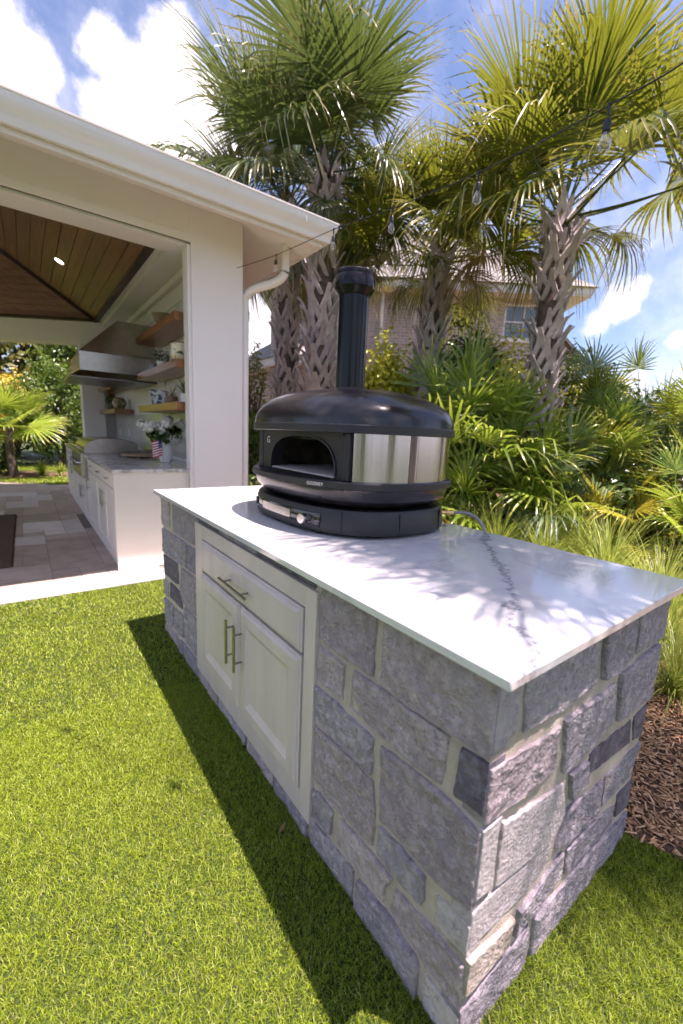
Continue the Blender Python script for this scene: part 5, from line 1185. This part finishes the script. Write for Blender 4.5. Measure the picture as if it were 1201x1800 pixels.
# ------------------------------------------------------------------ turf blades and mulch chips
def inside(pts, poly):
    x_, y_ = pts[:, 0], pts[:, 1]; c = np.zeros(len(pts), bool); j = len(poly) - 1
    for i in range(len(poly)):
        xi, yi = poly[i]; xj, yj = poly[j]
        c ^= ((yi > y_) != (yj > y_)) & (x_ < (xj - xi) * (y_ - yi) / (yj - yi + 1e-12) + xi); j = i
    return c
rgn = np.random.default_rng(5)
cxy = np.array([-.6054, -.3238])
def turf(n, x0, x1, y0, y1, keep, h, wd, seed):
    rg = np.random.default_rng(seed); p = np.stack([rg.uniform(x0, x1, n), rg.uniform(y0, y1, n)], 1)
    p = p[keep(p, rg)]; n = len(p); dist = np.linalg.norm(p - cxy, axis=1); ws = wd * np.clip(dist / 1.6, .8, 2.6)
    az = rg.uniform(0, 2 * np.pi, n) * 1.0 + 2.4 + .7 * np.sin(p[:, 0] * 5 + p[:, 1] * 3) + .6 * np.sin(p[:, 0] * 31 - p[:, 1] * 23); ln = rg.uniform(.2, 1.3, n); hh = h * rg.uniform(.65, 1.2, n)
    d = np.stack([np.cos(az), np.sin(az)], 1); sdir = rg.uniform(0, np.pi, n); sd2 = np.stack([np.cos(sdir), np.sin(sdir)], 1)
    V = np.zeros((n, 5, 3), np.float32); b = p
    V[:, 0, :2] = b - sd2 * ws[:, None]; V[:, 1, :2] = b + sd2 * ws[:, None]
    m = b + d * (hh * ln * .35)[:, None]; V[:, 2, :2] = m - sd2 * (ws * .8)[:, None]; V[:, 3, :2] = m + sd2 * (ws * .8)[:, None]; V[:, 2:4, 2] = (hh * .58)[:, None]
    V[:, 4, :2] = b + d * (hh * ln)[:, None]; V[:, 4, 2] = hh * (1 - .30 * ln)
    i = (np.arange(n) * 5)[:, None]; T = np.concatenate([i + [0, 1, 3], i + [0, 3, 2], i + [2, 3, 4]], 1).reshape(-1, 3)
    return V.reshape(-1, 3), T, np.repeat(rg.uniform(0, 1, n), 5)
isl_r = (O_ + .0, W_ - O_, O_ + .0, L_ - O_)
def keep_lawn(p, rg):
    k = ~inside(p, bed) & ~((p[:, 0] > isl_r[0]) & (p[:, 0] < isl_r[1]) & (p[:, 1] > isl_r[2]) & (p[:, 1] < isl_r[3])) & (p[:, 1] < 3.325)
    rel = p - cxy; fw = rel @ np.array([.5945, .804]); rt = rel @ np.array([.804, -.5945])
    k &= (fw > -.1) & (np.abs(rt) < fw * 1.0 + .75)
    dist = np.linalg.norm(rel, axis=1); return k & (rg.uniform(0, 1, len(p)) < np.clip(1.9 / dist, .25, 1) ** 1.5)
parts = [turf(1050000, -3.2, 2.2, -1.4, 3.33, keep_lawn, .0175, .00105, 1)]
def keep_near(p, rg):
    rel = p - cxy; fw = rel @ np.array([.5945, .804]); return keep_lawn(p, rg) & (np.linalg.norm(rel, axis=1) < 2.1)
parts.append(turf(600000, -1.9, 1.5, -1.0, 1.75, keep_near, .014, .0009, 2))
V = np.concatenate([q[0] for q in parts]); T = np.concatenate([parts[0][1], parts[1][1] + len(parts[0][0])]); A = np.concatenate([q[2] for q in parts])
tag(link('turf_grass', npmesh('turf_grass', V, T, 'turf', {'tint': A})), 'short bright green turf of the lawn in front of the island', 'grass', kind='stuff')
def far_turf():
    rg = np.random.default_rng(9)
    def kp(p, r_): return ~inside(p, bed2) & (p[:, 1] > 10.9 - .72 * (p[:, 0] + 1.1)) & (p[:, 1] < 15)
    return turf(30000, -2.6, 1.2, 9.5, 15, kp, .035, .0035, 3)
V, T, A = far_turf(); tag(link('back_lawn_grass', npmesh('back_lawn_grass', V, T, 'turf', {'tint': A})), 'sunlit grass of the back lawn beyond the patio', 'grass', kind='stuff')
def chips(n, seed):
    rg = np.random.default_rng(seed); p = np.stack([rg.uniform(.9, 3.4, n), rg.uniform(-1.4, 3.2, n)], 1); p = p[inside(p, [(a + (.0), b) for a, b in bed])]
    p = p[~((p[:, 0] < W_ - O_ + .01) & (p[:, 1] > O_))]; dist = np.linalg.norm(p - cxy, axis=1); p = p[rg.uniform(0, 1, len(p)) < np.clip(2.4 / dist, .2, 1) ** 1.6]; n = len(p)
    az = rg.uniform(0, 2 * np.pi, n); l = rg.uniform(.012, .045, n); wd = rg.uniform(.0016, .0055, n); ti = rg.normal(0, .22, n); z = rg.uniform(.007, .020, n)
    d = np.stack([np.cos(az) * np.cos(ti), np.sin(az) * np.cos(ti), np.sin(ti)], 1); s = np.stack([-np.sin(az), np.cos(az), rg.normal(0, .4, n)], 1); u = np.cross(d, s)
    c = np.concatenate([p, z[:, None]], 1); V = np.zeros((n, 6, 3), np.float32); L2, w2 = (d * l[:, None] * .5), (s * wd[:, None]); t = u * (wd * .8)[:, None]
    V[:, 0] = c - L2 - w2; V[:, 1] = c - L2 + w2; V[:, 2] = c - L2 * .95 + t; V[:, 3] = c + L2 - w2 * .7; V[:, 4] = c + L2 + w2 * .7; V[:, 5] = c + L2 * .9 + t
    i = (np.arange(n) * 6)[:, None]; T = np.concatenate([i + [0, 3, 5], i + [0, 5, 2], i + [1, 2, 5], i + [1, 5, 4], i + [0, 2, 1], i + [3, 4, 5], i + [0, 1, 4], i + [0, 4, 3]], 1).reshape(-1, 3)
    return V.reshape(-1, 3), T, np.repeat(rg.uniform(0, 1, n), 6)
V, T, A = chips(60000, 4); tag(link('mulch_chips', npmesh('mulch_chips', V, T, 'chips', {'tint': A})), 'brown shredded wood mulch covering the planting bed', 'mulch', kind='stuff')
